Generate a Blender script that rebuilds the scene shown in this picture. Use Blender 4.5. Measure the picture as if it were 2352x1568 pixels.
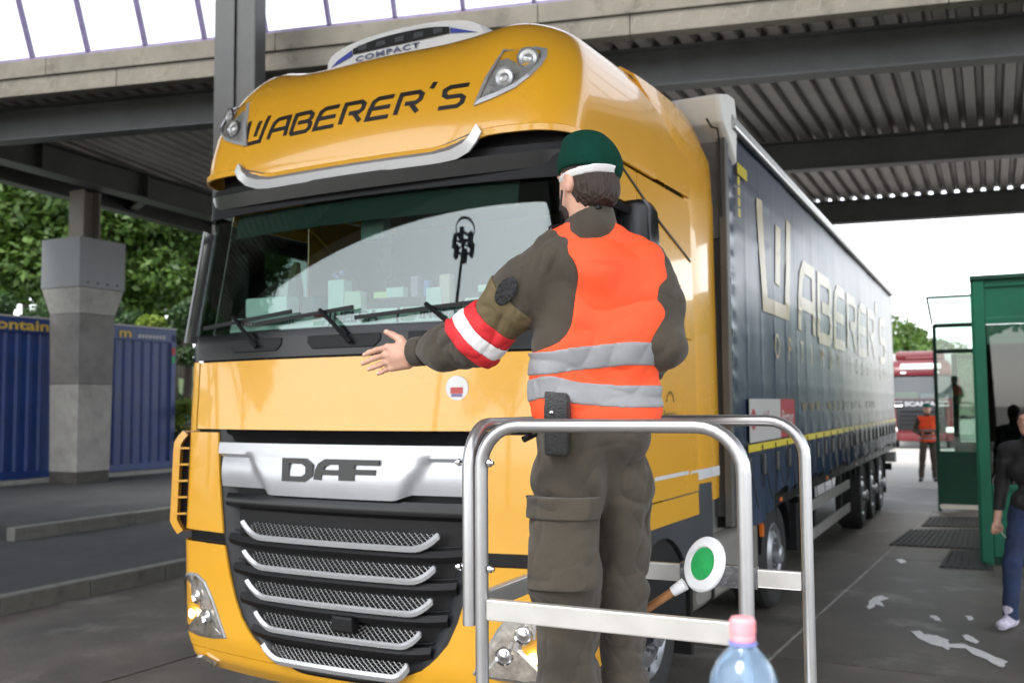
import bpy, bmesh, math, random
import numpy as np
from mathutils import Vector, Matrix
random.seed(7); RNG = np.random.default_rng(7)
R = math.radians
scene = bpy.context.scene
for o in list(bpy.data.objects): bpy.data.objects.remove(o)

# ------------------------------------------------------------------ camera
CAM_H = 1.90; F_PX = 2214.0; CX, CY = 1176.0, 784.0     # pixel frame of 2352 x 1568
PITCH, ROLL = R(3.72), 0.0072
_fw = Vector((0, math.cos(PITCH), math.sin(PITCH)))
_r0 = Vector((1, 0, 0)); _u0 = _r0.cross(_fw)
_rt = _r0*math.cos(ROLL) - _u0*math.sin(ROLL); _up = _u0*math.cos(ROLL) + _r0*math.sin(ROLL)
CAM = Vector((0, 0, CAM_H))
cd = bpy.data.cameras.new('camera'); cam = bpy.data.objects.new('camera', cd)
scene.collection.objects.link(cam); scene.camera = cam
cam.matrix_world = Matrix(((_rt.x, _up.x, -_fw.x, CAM.x), (_rt.y, _up.y, -_fw.y, CAM.y), (_rt.z, _up.z, -_fw.z, CAM.z), (0, 0, 0, 1)))
cd.sensor_width = 36; cd.lens = 36*F_PX/2352; cd.clip_start = 0.05; cd.clip_end = 2000
cd.dof.use_dof = True; cd.dof.focus_distance = 3.1; cd.dof.aperture_fstop = 3.6
scene.render.resolution_x = 1024; scene.render.resolution_y = 682

# ------------------------------------------------------------------ light
SUN_EL, SUN_AZ = R(52), R(215)          # azimuth from +Y, clockwise: behind and left of the camera
wd = bpy.data.worlds.new('World'); scene.world = wd; wd.use_nodes = True
nt = wd.node_tree; nt.nodes.clear()
sky = nt.nodes.new('ShaderNodeTexSky'); sky.sky_type = 'NISHITA'; sky.sun_disc = False
sky.sun_elevation = SUN_EL; sky.sun_rotation = SUN_AZ; sky.air_density = 1.0; sky.dust_density = 1.0; sky.ozone_density = 1.0
hsv = nt.nodes.new('ShaderNodeHueSaturation'); hsv.inputs['Saturation'].default_value = 0.22
bg = nt.nodes.new('ShaderNodeBackground'); bg.inputs['Strength'].default_value = 0.15
wo = nt.nodes.new('ShaderNodeOutputWorld')
nt.links.new(sky.outputs[0], hsv.inputs['Color']); nt.links.new(hsv.outputs[0], bg.inputs['Color']); nt.links.new(bg.outputs[0], wo.inputs[0])
sd = bpy.data.lights.new('sun', 'SUN'); sd.energy = 1.2; sd.angle = R(25); sd.color = (1.0, 0.96, 0.90)
sun = bpy.data.objects.new('sun', sd); scene.collection.objects.link(sun)
_sdir = Vector((math.sin(SUN_AZ)*math.cos(SUN_EL), math.cos(SUN_AZ)*math.cos(SUN_EL), math.sin(SUN_EL)))
sun.rotation_euler = _sdir.to_track_quat('Z', 'Y').to_euler(); sun.location = _sdir*40
scene.view_settings.view_transform = 'Standard'; scene.view_settings.look = 'None'
scene.view_settings.gamma = 1.0; scene.view_settings.use_curve_mapping = False
scene.view_settings.exposure = 1.95
scene.render.engine = 'CYCLES'
scene.cycles.max_bounces = 8; scene.cycles.transparent_max_bounces = 16; scene.cycles.glossy_bounces = 4

# ------------------------------------------------------------------ pixel helpers
def ray(x, y): return _fw + _rt*((x-CX)/F_PX) - _up*((y-CY)/F_PX)
def atZ(x, y, z):
    d = ray(x, y); return CAM + d*((z-CAM_H)/d.z)
def atD(x, y, D): return CAM + ray(x, y)*D
def frame(angle_deg, origin):
    a = R(angle_deg); u = Vector((math.sin(a), math.cos(a), 0)); v = Vector((math.cos(a), -math.sin(a), 0))
    return Vector(origin), v, u           # origin, local +X (image right), local +Y (away)
AX = 26.4
_u = Vector((math.sin(R(AX)), math.cos(R(AX)), 0)); _v = Vector((math.cos(R(AX)), -math.sin(R(AX)), 0))
TRAILER_O = Vector((1.61, 7.25, 0)) - 2.95*_u - 1.25*_v
TRACTOR_A = 28.3
TRACTOR_O = TRAILER_O - 0.175*_v

# ------------------------------------------------------------------ object helpers
COL = scene.collection
def props(o, label=None, cat=None, group=None, kind=None):
    if label: o['label'] = label
    if cat: o['category'] = cat
    if group: o['group'] = group
    if kind: o['kind'] = kind
    return o
def thing(name, label, cat, loc=(0, 0, 0), rz=0.0, group=None):
    o = bpy.data.objects.new(name, None); COL.objects.link(o); o.empty_display_size = 0.2
    o.location = loc; o.rotation_euler = (0, 0, rz)
    return props(o, label, cat, group)
def link(name, me, parent=None, m=None):
    o = bpy.data.objects.new(name, me); COL.objects.link(o)
    if m is not None and not me.materials: me.materials.append(m)
    if parent: o.parent = parent
    return o
def copy_tree(o, parent=None):
    c = o.copy(); COL.objects.link(c); c.parent = parent
    for ch in o.children: copy_tree(ch, c)
    return c

class MB:
    """collects faces; build() links them as one mesh object"""
    def __init__(s): s.v = []; s.f = []
    def add(s, vs, fs):
        n = len(s.v); s.v += [tuple(p) for p in vs]; s.f += [tuple(i+n for i in q) for q in fs]; return s
    def box(s, lo, hi, M=None):
        x0, y0, z0 = lo; x1, y1, z1 = hi
        vs = [Vector(p) for p in ((x0,y0,z0),(x1,y0,z0),(x1,y1,z0),(x0,y1,z0),(x0,y0,z1),(x1,y0,z1),(x1,y1,z1),(x0,y1,z1))]
        if M: vs = [M @ p for p in vs]
        return s.add(vs, [(0,3,2,1),(4,5,6,7),(0,1,5,4),(1,2,6,5),(2,3,7,6),(3,0,4,7)])
    def bar(s, a, b, w, h, up=(0, 0, 1)):
        a, b = Vector(a), Vector(b); d = (b-a).normalized(); x = d.cross(Vector(up)).normalized(); y = x.cross(d)
        vs = [p + x*sx*w/2 + y*sy*h/2 for p in (a, b) for sx, sy in ((-1,-1),(1,-1),(1,1),(-1,1))]
        return s.add(vs, [(0,1,2,3),(7,6,5,4),(0,4,5,1),(1,5,6,2),(2,6,7,3),(3,7,4,0)])
    def tube(s, path, r, n=10, cap=True):
        path = [Vector(p) for p in path]; rs = r if isinstance(r, (list, tuple)) else [r]*len(path)
        vs = []; prev = None
        for i, p in enumerate(path):
            d = (path[min(i+1, len(path)-1)] - path[max(i-1, 0)]).normalized()
            if prev is None: x = d.orthogonal().normalized()
            else:
                x = (prev - d*prev.dot(d)); x = x.normalized() if x.length > 1e-6 else d.orthogonal().normalized()
            prev = x; y = d.cross(x)
            vs += [p + (x*math.cos(2*math.pi*k/n) + y*math.sin(2*math.pi*k/n))*rs[i] for k in range(n)]
        fs = [(i*n+k, i*n+(k+1) % n, (i+1)*n+(k+1) % n, (i+1)*n+k) for i in range(len(path)-1) for k in range(n)]
        if cap: fs += [tuple(reversed(range(n))), tuple(range((len(path)-1)*n, len(path)*n))]
        return s.add(vs, fs)
    def lathe(s, prof, n=24, M=None, close=False):
        M = M or Matrix(); vs = []; m = len(prof)
        for k in range(n):
            a = 2*math.pi*k/n
            vs += [M @ Vector((r*math.cos(a), r*math.sin(a), z)) for r, z in prof]
        fs = []
        for k in range(n):
            j = (k+1) % n
            fs += [(k*m+i, j*m+i, j*m+i+1, k*m+i+1) for i in range(m-1)]
            if close: fs.append((k*m+m-1, j*m+m-1, j*m, k*m))
        return s.add(vs, fs)
    def prism(s, poly, fn, d0, d1):
        """poly 2D outline; fn(a,b,d) -> point; extruded from d0 to d1"""
        n = len(poly)
        vs = [fn(a, b, d0) for a, b in poly] + [fn(a, b, d1) for a, b in poly]
        return s.add(vs, [tuple(reversed(range(n))), tuple(range(n, 2*n))] + [(i, (i+1) % n, n+(i+1) % n, n+i) for i in range(n)])
    def grid(s, rows, wrap=False):
        n = len(rows[0]); m = len(rows)
        vs = [p for r in rows for p in r]
        fs = [(i*n+j, i*n+(j+1) % n, (i+1)*n+(j+1) % n, (i+1)*n+j) for i in range(m-1) for j in range(n if wrap else n-1)]
        return s.add(vs, fs)
    def mesh(s, name, m=None, smooth=False, thick=0, bevel=0, weld=False, angle=35):
        me = bpy.data.meshes.new(name); me.from_pydata([tuple(p) for p in s.v], [], s.f); me.update()
        bm = bmesh.new(); bm.from_mesh(me)
        if weld: bmesh.ops.remove_doubles(bm, verts=bm.verts, dist=1e-4)
        if thick:
            bmesh.ops.recalc_face_normals(bm, faces=bm.faces)
            bmesh.ops.solidify(bm, geom=bm.faces[:], thickness=thick)
        bmesh.ops.recalc_face_normals(bm, faces=bm.faces)
        if bevel:
            es = [e for e in bm.edges if len(e.link_faces) == 2 and e.calc_face_angle(0) > R(30)]
            bmesh.ops.bevel(bm, geom=es, offset=bevel, segments=2, profile=0.6, affect='EDGES', clamp_overlap=True)
        bm.to_mesh(me); bm.free()
        if smooth:
            me.polygons.foreach_set('use_smooth', [True]*len(me.polygons))
            try: me.set_sharp_from_angle(angle=R(angle))
            except Exception: pass
        if m: me.materials.append(m)
        return me
    def build(s, name, m=None, parent=None, **k):
        return link(name, s.mesh(name, m, **k), parent)

def patch(fn, us, vs):
    return [[fn(a, b) for a in us] for b in vs]
def lin(a, b, n): return [a + (b-a)*i/(n-1) for i in range(n)]
def interp(x, tab):
    xs = [t[0] for t in tab]; ys = [t[1] for t in tab]
    return float(np.interp(x, xs, ys))

# ------------------------------------------------------------------ materials
MATS = {}
def mat(name, col, rough=0.5, metal=0.0, var=0.0, vscale=4.0, bump=0.0, bscale=60.0, spec=0.5, coat=0.0, col2=None, dirt=0.0, dirtcol=(0.05, 0.045, 0.04), dscale=1.5, emit=None, estr=0.0, aniso=(1, 1, 1), rvar=0.1, sheen=0.0, crough=0.04):
    if name in MATS: return MATS[name]
    m = bpy.data.materials.new(name); m.use_nodes = True; MATS[name] = m
    t = m.node_tree; b = t.nodes['Principled BSDF']; N = t.nodes.new; L = t.links.new
    b.inputs['Base Color'].default_value = (*col, 1); b.inputs['Roughness'].default_value = rough; b.inputs['Metallic'].default_value = metal
    b.inputs['Specular IOR Level'].default_value = spec; b.inputs['Coat Weight'].default_value = coat; b.inputs['Coat Roughness'].default_value = crough
    if sheen: b.inputs['Sheen Weight'].default_value = sheen
    if emit: b.inputs['Emission Color'].default_value = (*emit, 1); b.inputs['Emission Strength'].default_value = estr
    tc = N('ShaderNodeTexCoord'); mp = N('ShaderNodeMapping'); mp.inputs['Scale'].default_value = aniso; L(tc.outputs['Object'], mp.inputs[0])
    out = None
    if var or col2:
        n = N('ShaderNodeTexNoise'); n.inputs['Scale'].default_value = vscale; n.inputs['Detail'].default_value = 6; n.inputs['Roughness'].default_value = 0.62; L(mp.outputs[0], n.inputs[0])
        rp = N('ShaderNodeValToRGB'); rp.color_ramp.elements[0].position = 0.32; rp.color_ramp.elements[1].position = 0.68
        c2 = col2 or tuple(min(1, c*(1+var)) for c in col); c1 = tuple(c*(1-var) for c in col) if not col2 else col
        rp.color_ramp.elements[0].color = (*c1, 1); rp.color_ramp.elements[1].color = (*c2, 1)
        L(n.outputs['Fac'], rp.inputs[0]); out = rp.outputs[0]
        if rvar:
            mr = N('ShaderNodeMapRange'); mr.inputs['To Min'].default_value = max(0.02, rough-rvar); mr.inputs['To Max'].default_value = min(1, rough+rvar)
            L(n.outputs['Fac'], mr.inputs['Value']); L(mr.outputs[0], b.inputs['Roughness'])
    if dirt:
        n2 = N('ShaderNodeTexNoise'); n2.inputs['Scale'].default_value = dscale; n2.inputs['Detail'].default_value = 9; n2.inputs['Roughness'].default_value = 0.7; L(mp.outputs[0], n2.inputs[0])
        r2 = N('ShaderNodeValToRGB'); r2.color_ramp.elements[0].position = 0.48; r2.color_ramp.elements[1].position = 0.75
        r2.color_ramp.elements[0].color = (0, 0, 0, 1); r2.color_ramp.elements[1].color = (dirt, dirt, dirt, 1); L(n2.outputs['Fac'], r2.inputs[0])
        mx = N('ShaderNodeMix'); mx.data_type = 'RGBA'; mx.inputs['A'].default_value = (*col, 1); mx.inputs['B'].default_value = (*dirtcol, 1)
        if out: L(out, mx.inputs['A'])
        L(r2.outputs[0], mx.inputs['Factor']); out = mx.outputs['Result']
    if out: L(out, b.inputs['Base Color'])
    if bump:
        n3 = N('ShaderNodeTexNoise'); n3.inputs['Scale'].default_value = bscale; n3.inputs['Detail'].default_value = 4; L(mp.outputs[0], n3.inputs[0])
        bp = N('ShaderNodeBump'); bp.inputs['Strength'].default_value = bump; bp.inputs['Distance'].default_value = 0.02
        L(n3.outputs['Fac'], bp.inputs['Height']); L(bp.outputs[0], b.inputs['Normal'])
    return m
def glass(name, tint=(1, 1, 1), rough=0.0, refl=1.0, alpha_tint=0.8, ior=1.5):
    """thin pane: Fresnel mirror over tinted see-through"""
    if name in MATS: return MATS[name]
    m = bpy.data.materials.new(name); m.use_nodes = True; MATS[name] = m
    t = m.node_tree; t.nodes.clear(); N = t.nodes.new; L = t.links.new
    o = N('ShaderNodeOutputMaterial'); mx = N('ShaderNodeMixShader'); tr = N('ShaderNodeBsdfTransparent'); gl = N('ShaderNodeBsdfGlossy'); lw = N('ShaderNodeLayerWeight')
    lw.inputs['Blend'].default_value = .5; f0 = ((ior-1)/(ior+1))**2
    pw = N('ShaderNodeMath'); pw.operation = 'POWER'; pw.inputs[1].default_value = 5.0; L(lw.outputs['Facing'], pw.inputs[0])
    ma = N('ShaderNodeMath'); ma.operation = 'MULTIPLY_ADD'; ma.inputs[1].default_value = 1-f0; ma.inputs[2].default_value = f0; L(pw.outputs[0], ma.inputs[0])
    tr.inputs[0].default_value = (*[c*alpha_tint for c in tint], 1); gl.inputs['Roughness'].default_value = rough; gl.inputs[0].default_value = (refl, refl, refl, 1)
    L(ma.outputs[0], mx.inputs[0]); L(tr.outputs[0], mx.inputs[1]); L(gl.outputs[0], mx.inputs[2]); L(mx.outputs[0], o.inputs[0])
    return m

def wrinkle(m, scale, strength, dist=.02, warp=1.5, aniso=(1, 1, 1)):
    """adds broad cloth or dent relief in front of the fine bump"""
    t = m.node_tree; N = t.nodes.new; L = t.links.new; b = t.nodes['Principled BSDF']
    tc = N('ShaderNodeTexCoord'); mp = N('ShaderNodeMapping'); mp.inputs['Scale'].default_value = aniso; L(tc.outputs['Object'], mp.inputs[0])
    n = N('ShaderNodeTexNoise'); n.inputs['Scale'].default_value = scale; n.inputs['Detail'].default_value = 1.2; n.inputs['Distortion'].default_value = warp; L(mp.outputs[0], n.inputs[0])
    ab = N('ShaderNodeMath'); ab.operation = 'SUBTRACT'; ab.inputs[1].default_value = .5; L(n.outputs['Fac'], ab.inputs[0])
    a2 = N('ShaderNodeMath'); a2.operation = 'ABSOLUTE'; L(ab.outputs[0], a2.inputs[0])
    bp = N('ShaderNodeBump'); bp.inputs['Strength'].default_value = strength; bp.inputs['Distance'].default_value = dist; L(a2.outputs[0], bp.inputs['Height'])
    old = b.inputs['Normal'].links
    if old: L(old[0].from_socket, bp.inputs['Normal'])
    L(bp.outputs[0], b.inputs['Normal'])
def overlay(m, col, scale, p0, p1, fac, detail=8):
    """patches of another colour (dust, stains) over the base colour"""
    t = m.node_tree; N = t.nodes.new; L = t.links.new; b = t.nodes['Principled BSDF']; ge = N('ShaderNodeNewGeometry')
    n = N('ShaderNodeTexNoise'); n.inputs['Scale'].default_value = scale; n.inputs['Detail'].default_value = detail; n.inputs['Roughness'].default_value = .68; L(ge.outputs['Position'], n.inputs[0])
    r = N('ShaderNodeValToRGB'); r.color_ramp.elements[0].position = p0; r.color_ramp.elements[1].position = p1; r.color_ramp.elements[0].color = (0, 0, 0, 1); r.color_ramp.elements[1].color = (fac, fac, fac, 1); L(n.outputs['Fac'], r.inputs[0])
    mx = N('ShaderNodeMix'); mx.data_type = 'RGBA'; mx.inputs['B'].default_value = (*col, 1); lk = b.inputs['Base Color'].links
    if lk: L(lk[0].from_socket, mx.inputs['A'])
    else: mx.inputs['A'].default_value = b.inputs['Base Color'].default_value
    L(r.outputs[0], mx.inputs['Factor']); L(mx.outputs['Result'], b.inputs['Base Color'])
YEL = mat('yellow paint', (0.77, 0.385, 0.022), 0.27, coat=0.75, var=0.04, vscale=1.2, spec=0.5, rvar=0.03)
BLK = mat('black plastic', (0.0055, 0.0055, 0.0065), 0.5, bump=0.08, bscale=300, var=0.25, vscale=6, spec=0.3)
BLKG = mat('gloss black', (0.005, 0.005, 0.006), 0.22, spec=0.35)
DGREY = mat('dark grey plastic', (0.036, 0.040, 0.046), 0.5, bump=0.06, bscale=220, var=0.12)
SILV = mat('silver paint', (0.52, 0.53, 0.56), 0.32, 0.55, var=0.05)
CHROME = mat('chrome', (0.75, 0.75, 0.77), 0.08, 1.0)
ALU = mat('brushed aluminium', (0.50, 0.50, 0.51), 0.34, 0.9, var=0.03, vscale=14, bump=0.01, bscale=300, rvar=0.05)
STEELG = mat('grey painted steel', (0.052, 0.054, 0.053), 0.55, var=0.18, vscale=2.0, dirt=0.5, dscale=1.2, dirtcol=(0.022, 0.021, 0.019))
RUB = mat('tyre rubber', (0.016, 0.016, 0.016), 0.75, bump=0.2, bscale=40, var=0.3)
WHITE = mat('white paint', (0.78, 0.78, 0.77), 0.45, var=0.05)
LAMPG = glass('lamp glass', (1, 1, 1), 0.0, 1.0, 0.95)
# ================================================================== THE SETTING
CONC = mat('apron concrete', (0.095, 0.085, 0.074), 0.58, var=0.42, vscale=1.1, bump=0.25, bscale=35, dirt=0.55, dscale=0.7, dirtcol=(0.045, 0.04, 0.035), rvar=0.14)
CONCP = mat('concrete paled as daylit', (0.36, 0.345, 0.32), 0.8, var=0.14, vscale=0.8, bump=0.2, bscale=30, dirt=0.3, dscale=0.8, dirtcol=(.2, .19, .17))  # apron concrete beyond the canopy, open-sky brightness put into its colour
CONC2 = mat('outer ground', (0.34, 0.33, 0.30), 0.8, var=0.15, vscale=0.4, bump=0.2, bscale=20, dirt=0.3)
ASPH = mat('pavement asphalt', (0.034, 0.035, 0.037), 0.85, var=0.3, vscale=1.3, bump=0.5, bscale=90, dirt=0.4, dscale=2.0, dirtcol=(0.065, 0.06, 0.058))
KERBM = mat('kerb stone', (0.15, 0.15, 0.135), 0.8, var=0.2, vscale=3, bump=0.3, bscale=60, dirt=0.6, dscale=2.5)
FASC = mat('fascia concrete', (0.125, 0.113, 0.09), 0.8, var=0.18, vscale=1.5, bump=0.2, bscale=40, dirt=0.75, dscale=1.8, dirtcol=(0.07, 0.06, 0.045))
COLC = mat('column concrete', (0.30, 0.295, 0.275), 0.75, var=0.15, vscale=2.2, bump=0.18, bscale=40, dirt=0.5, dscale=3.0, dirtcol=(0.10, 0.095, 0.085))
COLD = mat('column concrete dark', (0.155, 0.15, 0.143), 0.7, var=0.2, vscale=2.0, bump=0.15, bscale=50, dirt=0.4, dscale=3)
COLP = mat('grey coated steel box', (0.17, 0.18, 0.19), 0.5, var=0.08, vscale=2)
DECK = mat('galvanised deck', (0.23, 0.215, 0.20), 0.5, 0.25, var=0.15, vscale=1.2, dirt=0.45, dscale=1.0, dirtcol=(0.09, 0.08, 0.07), aniso=(1, 1, 1))
PURP = mat('purple frame paint', (0.13, 0.10, 0.20), 0.5, var=0.2, vscale=8)
PANE = glass('skylight glass', (1, 1, 1), 0.0, 0.8, 0.96)
CABB = mat('blue container paint', (0.008, 0.036, 0.175), 0.42, var=0.2, vscale=2, dirt=0.35, dscale=2.2, dirtcol=(0.02, 0.025, 0.05))
CTXT = mat('yellow lettering', (0.62, 0.42, 0.06), 0.6)

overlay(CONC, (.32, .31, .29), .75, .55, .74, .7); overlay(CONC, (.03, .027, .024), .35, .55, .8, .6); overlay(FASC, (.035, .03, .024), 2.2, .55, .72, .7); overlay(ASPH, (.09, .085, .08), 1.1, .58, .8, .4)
def sheet(name, poly, z0, z1, m, kind='structure', bevel=0):
    b = MB(); b.prism([(p[0], p[1]) for p in poly], lambda a, c, d: Vector((a, c, d)), z0, z1)
    o = b.build(name, m, bevel=bevel); props(o, kind=kind); return o
# ---- ground: a base sheet to the horizon, concrete slabs with open joints on it
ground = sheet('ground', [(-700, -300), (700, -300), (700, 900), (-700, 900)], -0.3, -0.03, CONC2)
J0, J1 = atZ(1777, 1504, 0), atZ(2131, 1185, 0); jd = (J1-J0).normalized(); jn = Vector((jd.y, -jd.x, 0))
slab_me = {}
SL, SW = 5.2, 3.9
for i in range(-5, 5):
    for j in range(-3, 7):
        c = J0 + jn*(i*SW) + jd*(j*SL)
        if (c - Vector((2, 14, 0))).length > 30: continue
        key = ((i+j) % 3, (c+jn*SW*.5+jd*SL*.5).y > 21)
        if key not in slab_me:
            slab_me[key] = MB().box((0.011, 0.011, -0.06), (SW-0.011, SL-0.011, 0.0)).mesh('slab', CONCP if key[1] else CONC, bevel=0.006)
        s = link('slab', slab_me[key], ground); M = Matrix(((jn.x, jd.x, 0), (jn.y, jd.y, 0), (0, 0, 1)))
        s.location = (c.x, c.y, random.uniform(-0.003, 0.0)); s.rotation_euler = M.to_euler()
b = MB(); _a, _b2 = J0-jd*5+Vector((0, 0, -.012)), J0+jd*17+Vector((0, 0, -.012)); b.bar(_a, _b2, .020, .022)
b.build('joint_filler', mat('joint filler', (.27, .26, .24), .8, var=.4, vscale=6), ground)
for j in (0, 1, 2): MB().bar(J0+jd*(j*SL)-jn*SW*1.0+Vector((0, 0, -.013)), J0+jd*(j*SL)-jn*.02+Vector((0, 0, -.013)), .020, .02).build('joint_filler', mat('joint filler', (.27, .26, .24)), ground)
# ---- kerbs and raised islands on the left
def kerb(name, A, B, z0, z1, ext0, ext1, wid=0.16):
    d = (B-A); d.z = 0; d.normalize(); n = Vector((-d.y, d.x, 0))
    k = thing(name, None, None); props(k, kind='structure')
    L = (B-A).length + ext0 + ext1; S = A - d*ext0; m = int(L/1.0)
    me = MB().box((0.004, 0, z0), (0.996, wid, z1)).mesh('kerbstone', KERBM, bevel=0.015)
    for i in range(m):
        s = link('kerbstone', me, k); p = S + d*i
        s.location = (p.x+n.x*random.uniform(-.006, .006), p.y+n.y*random.uniform(-.006, .006), random.uniform(-.006, .004)); s.rotation_euler = (0, 0, math.atan2(d.y, d.x))
    return S, d, n, L
KA, KB = atZ(0, 1413, 0), atZ(398, 1326, 0)
S1, d1, n1, L1 = kerb('kerb', KA, KB, -0.05, 0.17, 9, 26)
ISL = 0.16
E0, E1 = S1 + n1*0.16, S1 + d1*L1 + n1*0.16
sheet('island_pavement', [E0, E1, E1+n1*30, E0+n1*30], -0.02, ISL, ASPH)
K2A, K2B = atZ(33, 1243, ISL), atZ(385, 1192, ISL)
S2, d2, n2, L2 = kerb('upper_kerb', K2A, K2B, 0.1, 0.335, 0.0, 22)
K3B = K2A + n2*14
S3, d3, n3, L3 = kerb('upper_kerb_return', K3B, K2A, 0.1, 0.335, 0.0, -0.1)
F0, F1 = S2 + n2*0.16, S2 + d2*L2 + n2*0.16
sheet('upper_pavement', [F0+d2*.16, F1, F1+n2*25, F0+d2*.16+n2*25], ISL-0.02, 0.325, ASPH)

# ================================================================== CANOPY
canopy = thing('canopy', 'dark steel and corrugated deck canopy roof over the lanes with skylight band', 'canopy')
ZB, ZT = 6.51, 7.10                   # beam underside, beam top
def ibeam(A, B, z0, z1, fw=0.3, tf=0.03, m=STEELG, stiff=0):
    """I section along A-B (plan), parts of the canopy"""
    A = Vector((A.x, A.y, 0)); B = Vector((B.x, B.y, 0))
    b = MB()
    b.bar(A+Vector((0, 0, (z0+z1)/2)), B+Vector((0, 0, (z0+z1)/2)), 0.03, z1-z0-2*tf-.002)
    b.bar(A+Vector((0, 0, z0+tf/2)), B+Vector((0, 0, z0+tf/2)), fw, tf)
    b.bar(A+Vector((0, 0, z1-tf/2)), B+Vector((0, 0, z1-tf/2)), fw, tf)
    o = b.build('beam', m, canopy)
    if stiff:
        d = (B-A).normalized(); n = Vector((-d.y, d.x, 0)); L = (B-A).length
        for i in range(1, int(L/stiff)):
            p = A + d*(i*stiff)
            MB().bar(p+n*0.075+Vector((0, 0, (z0+z1)/2)), p+n*0.076+Vector((0, 0, (z0+z1)/2)), 0.012, z1-z0-2*tf-.004)
            s = MB(); s.bar(p - n*(fw/2-.01)+Vector((0, 0, (z0+z1)/2)), p + n*(fw/2-.01)+Vector((0, 0, (z0+z1)/2)), 0.014, z1-z0-2*tf-.004)
            s.build('stiffener', m, o)
    return o
def line_px(p, q, z): return atZ(p[0], p[1], z), atZ(q[0], q[1], z)
def ext(A, B, e0, e1):
    d = (B-A).normalized(); return A - d*e0, B + d*e1
B1 = ext(*line_px((0, 330), (2352, 135), ZB), 6, 8)
ibeam(*B1, ZB, ZT)
B2 = ext(*line_px((1815, 395), (2352, 358), ZB), 9, 9); ibeam(*B2, ZB, ZT)
B3 = ext(*line_px((1907, 516), (2352, 489), ZB), 12, 9); ibeam(*B3, ZB, ZT)
BA = ext(*line_px((0, 371), (469, 499), ZB), 5, 14); ibeam(*BA, ZB, ZT, fw=0.42, stiff=2.9)
BBm = ext(*line_px((0, 416), (450, 533), ZB), 5, 12); ibeam(*BBm, ZB, ZT, fw=0.3)
# short cross beams between the two longitudinal ones
for t in (0.36, 0.52, 0.7):
    ibeam(BA[0].lerp(BA[1], t), BBm[0].lerp(BBm[1], t+.02), ZB+.1, ZT-.02, fw=.2)
FA = ext(*line_px((0, 225), (2220, 3), 7.0), 6, 9)
# ---- corrugated deck, rib sheets run between two plan lines
def cross(P, d, A, B):
    e = B - A; den = d.x*e.y - d.y*e.x
    if abs(den) < 1e-9: return None
    w = A - P; return (w.x*e.y - w.y*e.x)/den
PITCHD, DEP = 0.30, 0.125
def deck(P0, run, side, nsheets, A, B, z, ribs=3, lo_ext=0.0, hi_ext=0.25):
    """sheets of trapezoid ribs; run = rib direction, side = across; from line A to line B"""
    prof = [(0, 0), (.15, 0), (.185, DEP), (.265, DEP), (.30, 0)]
    for k in range(nsheets):
        b = MB(); rows0 = []; rows1 = []
        for r in range(ribs):
            for (x, h) in (prof if r == ribs-1 else prof[:-1]):
                p = P0 + side*((k*ribs+r)*PITCHD + x)
                t0 = cross(p, run, *A); t1 = cross(p, run, *B)
                if t0 is None or t1 is None: continue
                a = p + run*(min(t0, t1)-lo_ext); c = p + run*(max(t0, t1)+hi_ext)
                rows0.append((a.x, a.y, z+h)); rows1.append((c.x, c.y, z+h))
        b.grid([rows0, rows1]); b.build('deck_sheet', DECK, canopy, thick=0.003)
V13 = Vector((math.sin(R(13.2)), math.cos(R(13.2)), 0)); W13 = Vector((math.cos(R(13.2)), -math.sin(R(13.2)), 0))
deck(Vector((-16, 14, 0)), V13, W13, 15, (FA[0], FA[1]), BBm, ZT+.002, hi_ext=0.1)
DK0 = Vector((-2.35, 14, 0))
deck(DK0, _u, _v, 24, (FA[0], FA[1]), B3, ZT+.002, hi_ext=0.14)
# ---- the roof goes on over the camera beyond an open light well
NE0 = (FA[0]-V13*4.6, FA[1]-V13*4.6)
_e = Vector((-5.45, 1.0, 0)); NE1 = (_e-_v*14, _e+_v*16)          # open edge of the roof, just behind the camera
deck(_e-_v*11.5, _u, _v, 26, NE1, NE0, ZT+.002, hi_ext=.1)
ibeam(NE1[0]+_v*2+_u*.35, NE1[1]+_u*.35, ZB, ZT); ibeam(NE0[0]+W13*6, NE0[1], ZB, ZT)
# ---- fascia: two concrete bands in lengths, then tilted skylight panes in purple frames
fd = (FA[1]-FA[0]); FL = fd.length; fd = fd.normalized(); fn = Vector((fd.y, -fd.x, 0))    # fn points to the camera
if fn.y > 0: fn = -fn
FZ = 7.0
def fbox(x0, x1, y0, y1, z0, z1, nm, m, par=canopy, **k):
    b = MB(); M = Matrix(((fd.x, fn.x, 0, FA[0].x), (fd.y, fn.y, 0, FA[0].y), (0, 0, 1, 0), (0, 0, 0, 1)))
    b.box((x0, y0, z0), (x1, y1, z1), M); return b.build(nm, m, par, **k)
x = 0.0; i = 0
while x < FL-0.5:
    l = min(4.1, FL-x)
    fbox(x+.004, x+l-.004, -0.22, 0.0, FZ, FZ+.285, 'fascia_lower_band', FASC, bevel=.012)
    fbox(x+.004-1.3*(i > 0), x+l-.004-1.3, -0.22, 0.035, FZ+.292, FZ+.575, 'fascia_upper_band', FASC, bevel=.012)
    x += l; i += 1
TILT = 0.42; GH = 1.5
FA0 = Vector((FA[0].x, FA[0].y, 0))
def gp(x, h, off=0.0): return FA0 + fd*x + fn*(h*TILT+off-0.05) + Vector((0, 0, FZ+.58+h-off*TILT))
gx0 = (atZ(65, 135, 7.58)-FA[0]).dot(fd) % 1.055
b = MB(); b.bar(gp(0, .02), gp(FL, .02), .07, .06); b.build('skylight_rail', PURP, canopy)
b = MB(); b.bar(gp(0, GH), gp(FL, GH), .07, .08); b.build('skylight_rail', PURP, canopy)
x = gx0; prev = None
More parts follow.
